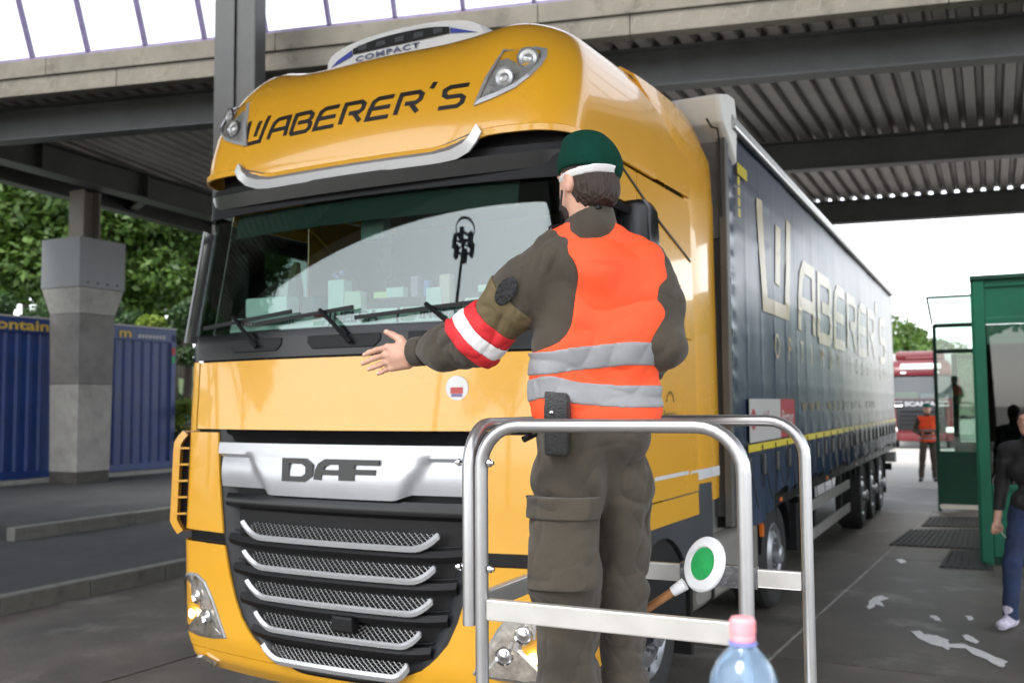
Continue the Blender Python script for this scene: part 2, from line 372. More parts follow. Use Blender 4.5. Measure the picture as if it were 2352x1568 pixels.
while x < FL-1:
    b = MB(); b.bar(gp(x, .055), gp(x, GH-.045), .085, .055, up=fd); b.build('mullion', PURP, canopy)
    if x+1.055 < FL-1:
        b = MB(); b.grid([[gp(x+.045, .055, -.01), gp(x+1.01, .055, -.01)], [gp(x+.045, GH-.045, -.01), gp(x+1.01, GH-.045, -.01)]]); b.build('pane', PANE, canopy, thick=.006)
    x += 1.055
# ---- steel post in front of the fascia
pc = atD(553, 200, 13.6); pc.z = 0
PSTEEL = mat('post steel', (.026, .027, .026), .5, var=.25, vscale=2, dirt=.4)
post = thing('steel_post', 'tall grey steel H post rising past the concrete fascia left of the cab', 'post', (pc.x, pc.y, ISL), R(-13.2))
b = MB(); b.box((-.30, -.2, 0), (.0, -.17, 9.2)); b.box((-.30, .17, 0), (.0, .2, 9.2)); b.box((-.165, -.17, 0), (-.135, .17, 9.2))
b.build('profile', PSTEEL, post)
b = MB(); b.box((.0, -.16, .02), (.30, .16, 9.15)); b.build('downpipe_casing', PSTEEL, post, bevel=.02)
b = MB(); b.box((-.4, -.3, 0), (.4, .3, .02)); b.build('base_plate', STEELG, post)

# ---- concrete column carrying the left beam
cb = atZ(175, 1112, .325)
cpos = cb + _u*0.41 - _v*0.41
def zpx(y, D, x=181): return atD(x, y, D).z
DC = (Vector((cpos.x, cpos.y, CAM_H))-CAM).dot(_fw)
column = thing('concrete_column', 'stepped concrete column with grey box head in front of blue container', 'column', (cpos.x, cpos.y, .325), -R(AX))
def ring(hw, z): return [Vector((sx*hw, sy*hw, z-.325)) for sx, sy in ((-1, -1), (1, -1), (1, 1), (-1, 1))]
def frus(nm, m, secs, bevel=.012):
    b = MB(); b.grid([ring(h, z) for h, z in secs], wrap=True); n = len(secs)
    b.add(ring(secs[0][0], secs[0][1]), [(3, 2, 1, 0)]); b.add(ring(*secs[-1]), [(0, 1, 2, 3)])
    return b.build(nm, m, column, weld=True, bevel=bevel)
zz = [zpx(y, DC) for y in (1080, 883, 723, 665, 552)]
LH = 0.76*1.0857/2
frus('plinth', mat('plinth stone', (0.06, 0.056, 0.05), .8, var=.3, vscale=6, bump=.3), [(LH*.99, .325), (LH*.99, zz[0]-.003)])
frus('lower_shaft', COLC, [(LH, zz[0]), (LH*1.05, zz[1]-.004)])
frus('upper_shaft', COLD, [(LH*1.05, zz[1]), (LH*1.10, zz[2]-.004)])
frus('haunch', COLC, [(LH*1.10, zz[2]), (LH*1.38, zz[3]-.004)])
frus('box_head', COLP, [(LH*1.41, zz[3]), (LH*1.41, zz[4])])
for q in range(4):
    b = MB(); b.tube([(LH*1.41, -LH*.9+q*LH*.6, zz[3]+.1-.325), (LH*1.41+.015, -LH*.9+q*LH*.6, zz[3]+.1-.325)], .025, 8); b.build('bolt', STEELG, column)
b = MB(); h = .22
b.box((-h, -h, zz[4]-.325), (h, -h+.03, ZB-.325-.002)); b.box((-h, h-.03, zz[4]-.325), (h, h, ZB-.325-.002)); b.box((-.015, -h+.03, zz[4]-.325), (.015, h-.03, ZB-.325-.002))
b.build('steel_stub', mat('stub steel', (0.19, 0.175, 0.15), .6, var=.2, vscale=3, dirt=.7, dscale=3, dirtcol=(.12, .05, .02)), column)

# ================================================================== CONTAINER (left) and its footing
c0 = atZ(0, 1103, .42); c1 = atZ(400, 1072, .42)
cdv = (c1-c0); cdv.z = 0; cdv.normalize(); cnv = Vector((-cdv.y, cdv.x, 0)); CL = 12.19
corg = c1 - cdv*CL
ctop = atD(258, 746, (atZ(258, 1082, .42)-CAM).dot(_fw)).z
CH = ctop-.42
container = thing('shipping_container', 'blue corrugated shipping container with yellow lettering behind the concrete column', 'container', (corg.x, corg.y, .42), math.atan2(cdv.y, cdv.x))
npan = 44; pw = (CL-.3)/npan
for i in range(npan):
    x0 = .15+i*pw
    bb = MB(); pts = [(x0, .035), (x0+pw*.12, .035), (x0+pw*.30, 0.072), (x0+pw*.82, .072), (x0+pw, .035)]
    bb.grid([[Vector((p[0], p[1], .16)) for p in pts], [Vector((p[0], p[1], CH-.32)) for p in pts]])
    bb.build('wall_panel', CABB, container, thick=.004)
MB().box((0, 0, .14), (.15, .16, CH-.12)).build('corner_post', CABB, container, bevel=.01)
MB().box((CL-.15, 0, .14), (CL, .16, CH-.12)).build('corner_post', CABB, container, bevel=.01)
MB().box((.0, .0, CH-.32), (CL, .1, CH-.0)).build('top_rail', CABB, container, bevel=.008)
MB().box((-.01, -.02, CH-.0), (CL+.01, 2.44, CH+.035)).build('roof_edge', mat('container roof edge', (.45, .45, .45), .5, var=.1), container)
MB().box((.0, -.005, 0), (CL, .1, .16)).build('bottom_rail', CABB, container, bevel=.008)
MB().box((.0, .1, .0), (CL, 2.43, CH-.002)).build('body', CABB, container)
MB().box((CL-.13, -.006, CH-.62), (CL-.03, -.001, CH-.44)).build('red_mark', mat('red mark', (.45, .02, .03), .6), container)
MB().box((CL-.13, -.006, CH-.82), (CL-.03, -.001, CH-.66)).build('green_mark', mat('green mark', (.02, .35, .10), .6), container)
def text_mesh(txt, size, bold=0.0, sx=1.0, space=1.0, extr=0.0, align='LEFT'):
    cu = bpy.data.curves.new('t', 'FONT'); cu.body = txt; cu.size = size; cu.offset = bold; cu.space_character = space; cu.align_x = align; cu.resolution_u = 3
    cu.extrude = extr
    ob = bpy.data.objects.new('t', cu); COL.objects.link(ob)
    dg = bpy.context.evaluated_depsgraph_get(); me = bpy.data.meshes.new_from_object(ob.evaluated_get(dg)); bpy.data.objects.remove(ob)
    return me
def text_on(txt, size, fn, name, m, parent, bold=0.0, sx=1.0, space=1.0, align='LEFT', cut=0, shear=0.0):
    """fn(a, b) -> point for the letter plane"""
    me = text_mesh(txt, size, bold, sx, space, align=align)
    bm = bmesh.new(); bm.from_mesh(me)
    if cut: bmesh.ops.triangulate(bm, faces=bm.faces); bmesh.ops.subdivide_edges(bm, edges=bm.edges, cuts=cut)
    for v in bm.verts: v.co = fn((v.co.x + v.co.y*shear)*sx, v.co.y)
    bm.to_mesh(me); bm.free(); me.materials.clear(); me.materials.append(m)
    o = link(name, me, parent); return o
cx0 = (atZ(-20, 1100, .42)-corg).dot(cdv)
tx = (atZ(0, 1103, .42)-corg).dot(cdv)
text_on('contain', .30, lambda a, b: Vector((tx-.40+a, -.012, CH-.255+b)), 'lettering', CTXT, container, bold=.008, sx=1.62)
tm = (atZ(256, 1082, .42)-corg).dot(cdv)
text_on('m', .30, lambda a, b: Vector((tm+a, -.012, CH-.255+b)), 'lettering', CTXT, container, bold=.008, sx=1.62)
for i in range(8):
    MB().box((CL-1.15+i*.105, -.006, CH-.25), (CL-1.15+i*.105+.07, -.001, CH-.17)).build('stencil_mark', mat('white print', (.5, .5, .52), .6), container)
fo = thing('footing_strip', 'pale concrete footing strip under the blue container', 'footing', (corg.x, corg.y, 0), math.atan2(cdv.y, cdv.x))
for i in range(4):
    MB().box((i*3.05+.005, -.28, .30), (i*3.05+3.045, .6, .41)).build('footing_block', COLC, fo, bevel=.01)
# ================================================================== YELLOW TRACTOR UNIT
truck = thing('truck', 'yellow lorry tractor unit with black slatted grille, front lettering and roof lamps', 'truck', (TRACTOR_O.x, TRACTOR_O.y, 0), -R(TRACTOR_A))
# cab surface: tables of front offset, half width, front radius and corner radius against height
Y0 = [(.30, .16), (.40, .07), (.55, .02), (1.1, 0), (1.75, .02), (2.15, .05), (2.31, .06), (3.09, .20), (3.3, .22)]
HW = [(.3, 1.29), (.5, 1.31), (1.1, 1.31), (1.75, 1.30), (2.2, 1.30), (3.09, 1.28), (3.3, 1.28)]
RF = [(.3, 5.5), (1.75, 5.5), (2.2, 6.0), (3.2, 6.0)]
RC = [(.3, .15), (1.75, .15), (2.3, .15), (3.2, .17)]
# roof cap tables
RY0 = [(3.20, .15), (3.25, .115), (3.32, .11), (3.45, .12), (3.60, .15), (3.75, .205), (3.86, .275), (3.94, .37), (3.985, .48), (4.01, .62), (4.03, .85)]
RHW = [(3.20, 1.28), (3.30, 1.295), (3.45, 1.295), (3.6, 1.285), (3.75, 1.25), (3.86, 1.20), (3.94, 1.145), (3.985, 1.07), (4.01, .97), (4.03, .80)]
RRF = [(3.2, 7.0), (3.6, 6.0), (4.03, 4.2)]
RRC = [(3.2, .24), (3.6, .30), (3.94, .38), (4.03, .42)]
def plan(z, s, tab=(Y0, HW, RF, RC), off=0.0, yr=2.35):
    """s in 0..1 front arc, 1..2 corner, 2..3 side; signed; returns point pushed out by off"""
    sg = -1 if s < 0 else 1; a = abs(s)
    y0, hw, r, c = (interp(z, t) for t in tab)
    yc = r - math.sqrt((r-c)**2 - (hw-c)**2); th1 = math.atan2(hw-c, r-yc)
    if a <= 1: th = th1*a; x, y = r*math.sin(th), r-r*math.cos(th)
    elif a <= 2: th = th1 + (math.pi/2-th1)*(a-1); x, y = hw-c+c*math.sin(th), yc-c*math.cos(th)
    else: th = math.pi/2; x, y = hw, yc + (yr-y0-yc)*(a-2)
    x += off*math.sin(th); y -= off*math.cos(th)
    return Vector((sg*x, y0+y, z))
def s_of_x(z, X, tab=(Y0, HW, RF, RC)):
    y0, hw, r, c = (interp(z, t) for t in tab)
    yc = r - math.sqrt((r-c)**2 - (hw-c)**2); th1 = math.atan2(hw-c, r-yc); sg = -1 if X < 0 else 1; X = abs(X)
    if X <= r*math.sin(th1): return sg*math.asin(X/r)/th1
    q = min(1, max(0, (X-(hw-c))/c)); th = math.asin(q); return sg*(1+(th-th1)/(math.pi/2-th1))
def s_of_y(z, Y, tab=(Y0, HW, RF, RC), yr=2.35):
    y0, hw, r, c = (interp(z, t) for t in tab); yc = r - math.sqrt((r-c)**2 - (hw-c)**2)
    return 2+(Y-y0-yc)/(yr-y0-yc)
CABT = (Y0, HW, RF, RC); ROOFT = (RY0, RHW, RRF, RRC)
def fX(X, z, off=0.0, tab=CABT): return plan(z, s_of_x(z, X, tab), tab, off)
def strip(srow, zs, n, off, nm, m, parent=truck, tab=CABT, thick=.012, yr=2.35, smooth=True):
    """srow(z)->(s0,s1)"""
    rows = []
    for z in zs:
        s0, s1 = srow(z); rows.append([plan(z, s, tab, off, yr) for s in lin(s0, s1, n)])
    return MB().grid(rows).build(nm, m, parent, thick=thick, smooth=smooth, angle=50)
# dark inner shell so that panel joints read as joints
strip(lambda z: (-2.9, 2.9), lin(.45, 2.28, 14), 61, -.05, 'inner_shell', BLK, thick=.01)

# ---- grille opening edge
GX = [(.455, .30), (.50, .44), (.54, .54), (.60, .62), (.69, .70), (.80, .755), (.93, .80), (1.17, .86), (1.47, .91), (1.77, .94)]
def gx(z): return interp(z, GX)
ZG0 = .455
# bumper below the grille, full width, wraps round the corners to the arch
strip(lambda z: (-s_of_y(z, 1.05), s_of_y(z, 1.05)), lin(.33, ZG0, 6), 71, 0, 'bumper', YEL)
for sg in (-1, 1):
    def rowlow(z, sg=sg): return (sg*s_of_x(z, gx(z)), sg*s_of_y(z, 1.05))
    strip(rowlow, [ZG0+.006, .48, .50, .54, .58, .62, .69, .80, .93, 1.09], 29, .002, 'bumper_corner', YEL)
    def rowup(z, sg=sg): return (sg*s_of_x(z, gx(z)), sg*s_of_y(z, 1.0))
    strip(rowup, lin(1.16, 1.745, 9), 29, .002, 'front_corner_panel', YEL)
    strip(lambda z: (sg*s_of_x(z, gx(z)-.005), sg*1.75), lin(1.085, 1.165, 3), 14, -.03, 'corner_recess', BLKG)
# hood panel and black scuttle panel
strip(lambda z: (-.97, .97), lin(1.765, 2.165, 9), 41, .006, 'front_flap', YEL)
for sg in (-1, 1):
    strip(lambda z: (sg*.985, sg*s_of_y(z, 1.0)), lin(1.755, 2.17, 7), 15, .004, 'flap_corner', YEL)
strip(lambda z: (-1.75, 1.75), lin(2.178, 2.33, 7), 61, .004, 'scuttle_panel', BLKG)
for x0, x1 in ((-.86, -.42), (-.22, .28), (.45, .92)):
    b = MB(); b.grid([[fX(x0+(x1-x0)*t+(.04 if e else 0)*(1-2*t), z, .012) for t in lin(0, 1, 9)] for e, z in ((0, 2.29), (0, 2.25), (1, 2.215))])
    b.build('scuttle_vent', BLK, truck, thick=.012, bevel=.006)
# ---- windscreen, pillars
strip(lambda z: (-1.42, 1.42), lin(2.335, 3.10, 12), 49, 0.0, 'windscreen', glass('windscreen glass', (.80, .92, .88), 0.0, 1.0, .92, 1.72), thick=.005)
for sg in (-1, 1):
    strip(lambda z: (sg*1.43, sg*2.03), lin(2.335, 3.12, 9), 9, .004, 'pillar', BLKG)
    b = MB(); b.grid([[plan(z, sg*s, CABT, .07+.02*abs(s-1.75)) for s in lin(1.52, 2.02, 6)] for z in lin(2.30, 3.02, 8)])
    b.build('pillar_deflector', mat('deflector grey', (.22, .225, .235), .25, coat=.4), truck, thick=.012, smooth=True)
# ---- sun visor, black, and its silver trim
VIS = []
strip(lambda z: (-1.95, 1.95), [3.075, 3.10, 3.13, 3.17, 3.21, 3.26], 61, .035, 'visor_backing', BLK)
strip(lambda z: (-1.85, 1.85), [3.20, 3.28, 3.36, 3.46], 51, -.03, 'visor_backing', BLK)
def visor(X, t):      # t 0 bottom lip .. 1 top under the cap
    z = 3.105 + .085*t; p = fX(X, 3.09, 0); return Vector((p.x*(1+.0*t), p.y - .075 + .05*(abs(X)/1.2)**2 - .015*t, z + .03*(abs(X)/1.2)**2))
b = MB(); b.grid([[visor(X, t) for X in lin(-1.235, 1.235, 45)] for t in lin(0, 1, 4)])
b.build('sun_visor', BLKG, truck, thick=.018, smooth=True)
def cap_pt(X, z, off): return fX(X, z, off, ROOFT)
tr = [(-.86, 3.32), (-.83, 3.27), (-.78, 3.225), (-.70, 3.198), (-.60, 3.188)] + [(x, 3.186) for x in lin(-.5, .5, 11)] + [(.60, 3.188), (.70, 3.198), (.78, 3.225), (.83, 3.27), (.86, 3.32)]
def cap_low(X):        # lower edge of the yellow cap
    a = abs(X); return 3.245 if a < .60 else (3.245+.075*(min(a, .9)-.6)/.3 if a < .9 else 3.32)
b = MB(); b.grid([[cap_pt(X, z, .035) - Vector((0, .0, 0)) for X, z in tr], [cap_pt(X*.965, z+.045, .035) for X, z in tr]])
b.build('visor_trim', mat('white silver trim', (.72, .73, .74), .25, .3), truck, thick=.02, smooth=True)
b = MB(); b.grid([[cap_pt(X*.965, z+.045, .026) for X, z in tr], [cap_pt(X*.93, cap_low(X)+.02, .004) for X, z in tr]])
b.build('trim_recess', mat('grey recess', (.20, .19, .185), .45, .3), truck, thick=.01, smooth=True)
# ---- roof cap
def capz(s, t):
    """lower edge follows cap_low at the front, rises little at the side"""
    X = plan(3.3, s, ROOFT).x
    zl = cap_low(X) if abs(s) < 1.6 else 3.32
    return zl
zt = [0, .03, .08, .16, .26, .38, .50, .62, .72, .81, .88, .93, .965, .985, 1.0]
def caprow(t, n=81):
    out = []
    for s in lin(-3, 3, n):
        zl = capz(s, t); z = zl + (4.03-zl)*t
        rise = 0.0
        p = plan(z, s, ROOFT, 0, 2.3)
        k = max(0, min(1, (p.y-.45)/1.6)); p.z += .05*k*(t**2) + .085*t**3*math.exp(-((abs(p.x)-.92)/.26)**2)          # roof climbs a little to the rear, raised shoulders
        out.append(p)
    return out
rows = [caprow(t) for t in zt]
b = MB(); b.grid(rows); n = 81
b.add(rows[-1], [tuple(range(n))])
b.build('roof_cap', YEL, truck, weld=True, smooth=True, angle=40)
# swage line lip at the cap foot
b = MB(); b.grid([[plan(capz(s, 0)+dz, s, ROOFT, off, 2.3) for s in lin(-2.6, 2.6, 71)] for dz, off in ((-.012, -.005), (-.012, .012), (.022, .014), (.03, .002))])
b.build('cap_lip', YEL, truck, smooth=True)
# ---- cab side walls (upper), with door and window
for sg in (-1, 1):
    def sw(z, sg=sg): return (sg*2.04, sg*s_of_y(z, 2.33))
    strip(lambda z: (sg*s_of_y(z, 1.03), sg*s_of_y(z, 2.33)), lin(1.30, 2.33, 9), 19, 0, 'side_wall', YEL)
    strip(lambda z: (sg*s_of_y(z, 1.30), sg*s_of_y(z, 2.33)), lin(2.336, 3.30, 9), 13, 0, 'upper_side_wall', YEL)
    # side window
    strip(lambda z: (sg*2.035, sg*s_of_y(z, 1.29)), lin(2.36, 3.08, 6), 9, -.01, 'side_window', glass('side glass', (.5, .55, .52), 0, .95, .6, 1.5), thick=.005)
    strip(lambda z: (sg*2.035, sg*s_of_y(z, 1.29)), lin(3.085, 3.30, 3), 9, 0, 'window_header', YEL)
    # cab step skirt
    strip(lambda z: (sg*s_of_y(z, .98), sg*s_of_y(z, 2.33)), lin(1.14, 1.29, 3), 13, -.004, 'sill_panel', YEL)
    X = sg*1.295
    b = MB(); b.bar((X, 1.10, 1.45), (X, 1.10, 2.28), .006, .008); b.bar((X, 1.60, 1.4), (X, 1.60, 3.1), .006, .012); b.bar((X, 1.82, 1.7), (X, 1.82, 2.7), .012, .03); b.bar((X, 2.08, 1.7), (X, 2.08, 2.7), .012, .03); b.bar((X, 1.82, 2.7), (X, 2.08, 2.7), .012, .03)
    b.build('side_rib', YEL, truck)
    b = MB(); b.bar((X, 1.15, 1.72), (X, 2.30, 1.70), .006, .02); b.build('side_moulding', YEL, truck)
    b = MB(); b.bar((sg*1.28, 1.0, 3.3), (sg*1.285, 1.7, 3.05), .012, .014); b.bar((sg*1.285, 1.7, 3.05), (sg*1.285, 2.3, 2.88), .012, .014); b.build('seal_strip', BLK, truck)
    # long rounded swage on the upper side
    b = MB(); b.tube([(sg*1.21, .55+.9*t, 3.50-.34*t-.1*t*t) for t in lin(0, 1.6, 14)], [.002+.012*math.sin(math.pi*t) for t in lin(0.02, .98, 14)], 8); b.build('swage_line', YEL, truck)
    # rear side deflector (fin) behind the cab
    sec = [(4.07, 1.02, 1.75), (4.11, 1.10, 2.0), (4.10, 1.16, 2.3), (4.05, 1.19, 2.55)]
    rows = []
    for z, x0, y0, y1 in ((1.20, 1.283, 2.34, 2.97), (1.7, 1.288, 2.34, 2.97), (2.4, 1.288, 2.34, 2.95), (3.0, 1.288, 2.34, 2.93), (3.35, 1.293, 2.20, 2.91), (3.7, 1.283, 1.95, 2.87), (3.9, 1.22, 1.75, 2.77), (4.03, 1.17, 1.62, 2.74), (4.09, 1.08, 1.60, 2.70)):
        rows.append([Vector((sg*(x0 - .02*abs(2*t-1)**3), y0+(y1-y0)*t, z)) for t in lin(0, 1, 9)])
    MB().grid(rows).build('side_deflector', YEL, truck, thick=.018, smooth=True)
    # reflective tape along the sill
    for a, c in ((.98+.2, 1.42), (1.46, 2.12), (2.16, 2.84)):
        MB().box((sg*1.303-.002, a, 1.385-.012*(a-1)), (sg*1.303+.002, c, 1.455-.012*(a-1))).build('reflective_tape', mat('reflective tape', (.62, .63, .65), .3, var=.06, vscale=9), truck)
MB().box((-1.10, 1.0, 3.3), (1.10, 2.4, 3.32)).build('roof_headliner', BLK, truck)
MB().box((-1.12, 2.26, 3.3), (1.12, 2.29, 4.0)).build('cap_rear_wall', YEL, truck)
# ---- roof lamps
def roof_lamp(sg):
    outl = [(.90, 3.810), (1.06, 3.815), (1.115, 3.800), (1.135, 3.740), (1.125, 3.680), (1.09, 3.610), (1.02, 3.550), (.92, 3.510), (.80, 3.475), (.845, 3.630)]
    def P(x, z, off): return cap_pt(sg*x, z, off)
    b = MB(); cxm, czm = .995, 3.67
    ring0 = [P(x, z, .016) for x, z in outl]; ring1 = [P(cxm+(x-cxm)*.83, czm+(z-czm)*.83, .022) for x, z in outl]
    n = len(outl); sub = 1
    b.add(ring0+ring1, [(i, (i+1) % n, n+(i+1) % n, n+i) for i in range(n)])
    b.add([P(x, z, -.02) for x, z in outl]+ring0, [(i, (i+1) % n, n+(i+1) % n, n+i) for i in range(n)])
    fr = b.build('roof_lamp', mat('lamp frame', (.42, .43, .45), .3, .3), truck, weld=True)
    b = MB(); cen = P(cxm, czm, .010); rr = [P(cxm+(x-cxm)*.84, czm+(z-czm)*.84, .012) for x, z in outl]
    b.add([cen]+rr, [(0, 1+i, 1+(i+1) % n) for i in range(n)]); b.build('reflector', mat('lamp bowl', (.50, .50, .49), .3, .5, var=.2, vscale=16), fr)
    for X, z, r in ((1.055, 3.725, .052), (.955, 3.615, .052)):
        p = P(X, z, .014); nrm = (P(X, z, .10)-p).normalized(); M = Matrix.Translation(p) @ nrm.to_track_quat('Z', 'Y').to_matrix().to_4x4()
        MB().lathe([(r, .012), (r*.9, .004), (r*.55, .001), (r*.42, .012), (0.001, .018)], 18, M).build('bulb', mat('lamp projector', (.55, .55, .55), .25, .6), fr, smooth=True)
        MB().lathe([(r*1.12, 0), (r*1.12, .014), (r, .014), (r, 0)], 18, M).build('bulb_ring', mat('ring grey', (.12, .12, .12), .3, .5), fr)
    b = MB(); rr = [P(cxm+(x-cxm)*.88, czm+(z-czm)*.88, .034) for x, z in outl]
    b.add([P(cxm, czm, .046)]+rr, [(0, 1+i, 1+(i+1) % n) for i in range(n)]); b.build('lens', LAMPG, fr, smooth=True)
for sg in (-1, 1): roof_lamp(sg)
# ---- roof air conditioner
acw = mat('cooler white', (.74, .75, .76), .35, var=.04)
def ac_sec(t):   # t across -1..1
    return t
rows = []
for t in lin(0, 1, 9):
    y = .80 + 1.0*t; hgt = .235*math.sin(math.pi*min(1, .25+t*.75))**.6 * (1 if t < .7 else 1-.3*(t-.7)); wd_ = .60*(1-.25*max(0, t-.5))
    rows.append([Vector((-.10+wd_*math.sin(a), y, 4.10+hgt*max(0, math.cos(a))**.55)) for a in lin(-math.pi/2, math.pi/2, 21)])
b = MB(); b.grid(rows); b.add(rows[0], [tuple(range(21))]); acu = b.build('roof_cooler', acw, truck, weld=True, smooth=True, angle=50)
def ACP(x, h, d=-.006): return Vector((-.10+x, .80+d, 4.10+h))
def arch(x): return .17*max(0, 1-(abs(x)/.6)**2.4)**.6
b = MB(); b.grid([[ACP(x, .085+.0*x, -.008) for x in lin(-.38, .36, 13)], [ACP(x, max(.09, arch(x)-.012), -.008) for x in lin(-.38, .36, 13)]]); b.build('cooler_grille', BLK, acu, thick=.004)
for x in lin(-.3, .28, 5):
    b = MB(); b.box((-.10+x-.035, .784, 4.10+.10), (-.10+x+.035, .79, 4.10+.135)); b.build('cooler_fin', DGREY, acu, bevel=.004)
blu = mat('cooler blue', (.02, .04, .35), .35)
for sg in (-1, 1):
    x0, x1 = (.37, .56) if sg > 0 else (-.56, -.39)
    b = MB(); 
    if sg > 0: pts = [(x0, .085), (x1, .055), (x1-.07, arch(.46)-.03), (x0, arch(x0)-.015)]
    else: pts = [(x1, .075), (x1, arch(x1)-.015), (x0+.06, arch(.48)-.03), (x0, .03)]
    b.prism(pts, lambda a, c, d: ACP(a, c, d), -.006, -.010); b.build('cooler_decal', blu, acu)
text_on('COMPACT', .058, lambda a, c: ACP(-.36+a, .022+c*.85+.016*(1-(a-.36)**2*4), -.009), 'cooler_lettering', mat('cooler print', (.10, .12, .22), .5), acu, bold=.002, sx=1.55, space=1.25)
# ---- stroke lettering
GLY = {
 'W': (1.30, [[(0, 1.32), (.16, 0), (1.05, 0), (1.22, 1.36)], [(.66, .34), (.74, 1.16)]]),
 'A': (1.05, [[(0, 0), (.06, .5), (.16, .82), (.36, 1), (1, 1), (1, 0)], [(.10, .42), (.95, .42)]]),
 'B': (1.05, [[(0, 0), (.08, 1), (.84, 1), (1, .86), (1, .68), (.86, .53), (.3, .53)], [(.86, .53), (1.02, .38), (1.0, .14), (.84, 0), (0, 0)]]),
 'E': (1.05, [[(1.05, 1), (.36, 1), (.16, .86), (.06, .5), (0, 0), (1, 0)], [(.16, .5), (.98, .5)]]),
 'R': (1.05, [[(0, 0), (.08, 1), (.86, 1), (1.02, .86), (1.0, .62), (.84, .48), (.34, .48)], [(.62, .44), (.98, 0)]]),
 'S': (1.05, [[(1.06, 1), (.30, 1), (.10, .86), (.12, .62), (.28, .5), (.82, .5), (.97, .38), (.95, .15), (.78, 0), (0, 0)]]),
 "'": (.30, [[(.12, 1.40), (.04, 1.08)]]),
 'D': (1.1, [[(.0, .5), (.0, 0), (.75, 0), (1.0, .25), (1.0, .75), (.75, 1), (0, 1), (0, .5)]]),
 'F': (1.0, [[(0, 0), (0, 1), (1.05, 1)], [(0, .48), (.92, .48)]]),
}
def ribbon(poly, th):
    P = [Vector((a, c)) for a, c in poly]; L, Rr = [], []
    for i, p in enumerate(P):
        d0 = (P[i]-P[i-1]).normalized() if i else (P[1]-P[0]).normalized(); d1 = (P[i+1]-P[i]).normalized() if i < len(P)-1 else d0
        n = Vector((-(d0.y+d1.y), d0.x+d1.x)); n.normalize(); k = min(1.8, 1/max(.3, n.dot(Vector((-d0.y, d0.x)))))
        L.append(p+n*th/2*k); Rr.append(p-n*th/2*k)
    return L, Rr
def strokes(txt, fn, h, th, name, m, parent, gap=.28, sx=1.0, per_letter=True, shear=.0, d=.004, first=1.0, ysub=4):
    x = 0
    for ch in txt:
        if ch == ' ': x += .6*sx*h; continue
        w, pl = GLY[ch]; b = MB()
        for q in pl:
            fine = [q[0]]
            for a, c in zip(q, q[1:]):
                for t in lin(0, 1, ysub+1)[1:]: fine.append((a[0]+(c[0]-a[0])*t, a[1]+(c[1]-a[1])*t))
            L, Rr = ribbon(fine, th)
            f = lambda v: fn(x+(v.x+v.y*shear)*sx*h, v.y*h)
            b.grid([[f(v) for v in L], [f(v) for v in Rr]])
        b.build(name, m, parent, thick=d)
        x += (w+gap)*sx*h
    return x
def stroke_len(txt, h, gap, sx): return sum((GLY[c][0]+gap)*sx*h for c in txt)
LB = mat('black lettering', (.015, .013, .014), .4)
tl = stroke_len("WABERER'S", 1, .28, 1); hh = .118; sxx = 1.62/(tl*hh)
strokes("WABERER'S", lambda a, c: cap_pt(-.845+a, 3.49+c, .004), hh, .20, 'lettering', LB, truck, sx=sxx, shear=.12)
# ---- grille
b = MB(); b.grid([[plan(z, s_of_x(z, (gx(z)+.01)*t), CABT, -.13) for t in lin(-1, 1, 25)] for z in lin(.46, 1.77, 14)]); b.build('grille_backing', mat('grille dark', (.006, .006, .007), .7), truck, thick=.01)
for sg in (-1, 1):    # black side cheeks
    b = MB(); b.grid([[plan(z, sg*s_of_x(z, gx(z)-dx), CABT, off) for dx, off in ((-.004, -.012), (.03, -.012), (.10, -.05), (.15, -.12))] for z in lin(.47, 1.765, 16)])
    b.build('grille_cheek', mat('cheek plastic', (.016, .017, .020), .45, spec=.4), truck, thick=.012, smooth=True)
b = MB(); b.grid([[fX(X, z, off) for X in lin(-.88, .88, 25)] for z, off in ((1.762, -.02), (1.73, -.05), (1.69, -.06))]); b.build('grille_top', BLK, truck, thick=.012, smooth=True)
# silver bar with trapezoid centre and DAF letters
def silv(X, z, off): return fX(X, z, off)
topz = 1.69
def lowz(X):
    a = abs(X); return 1.435 if a > .50 else (1.405 if a < .42 else 1.405+.03*(a-.42)/.08)
def soff(X, t):        # ends sit back, centre proud, crease slants in at the foot
    a = abs(X); edge = .46+.14*t; k = max(0, min(1, (edge-a)/.05+.5)); return .012+.035*k+.02*math.sin(math.pi*t)*.6
b = MB(); XS = lin(-.86, .86, 69)
b.grid([[silv(X, lowz(X)+(topz-lowz(X))*t, soff(X, min(1, t/.72)) if t < .72 else .047+.012*(1-t)) for X in XS] for t in lin(0, 1, 13)])
sb = b.build('badge_bar', SILV, truck, thick=.03, smooth=True, angle=60)
strokes('DAF', lambda a, c: fX(-.285+a, 1.502+c, .066), .098, .30, 'maker_lettering', mat('badge grey', (.05, .05, .05), .35, .4), sb, sx=1.72, gap=.24, d=.012)
b = MB(); b.grid([[fX(X, z, off) for X in lin(-.80, .80, 31)] for z, off in ((1.40, .02), (1.36, .035), (1.33, .03), (1.30, -.05))]); b.build('badge_lip', BLKG, truck, thick=.015, smooth=True)
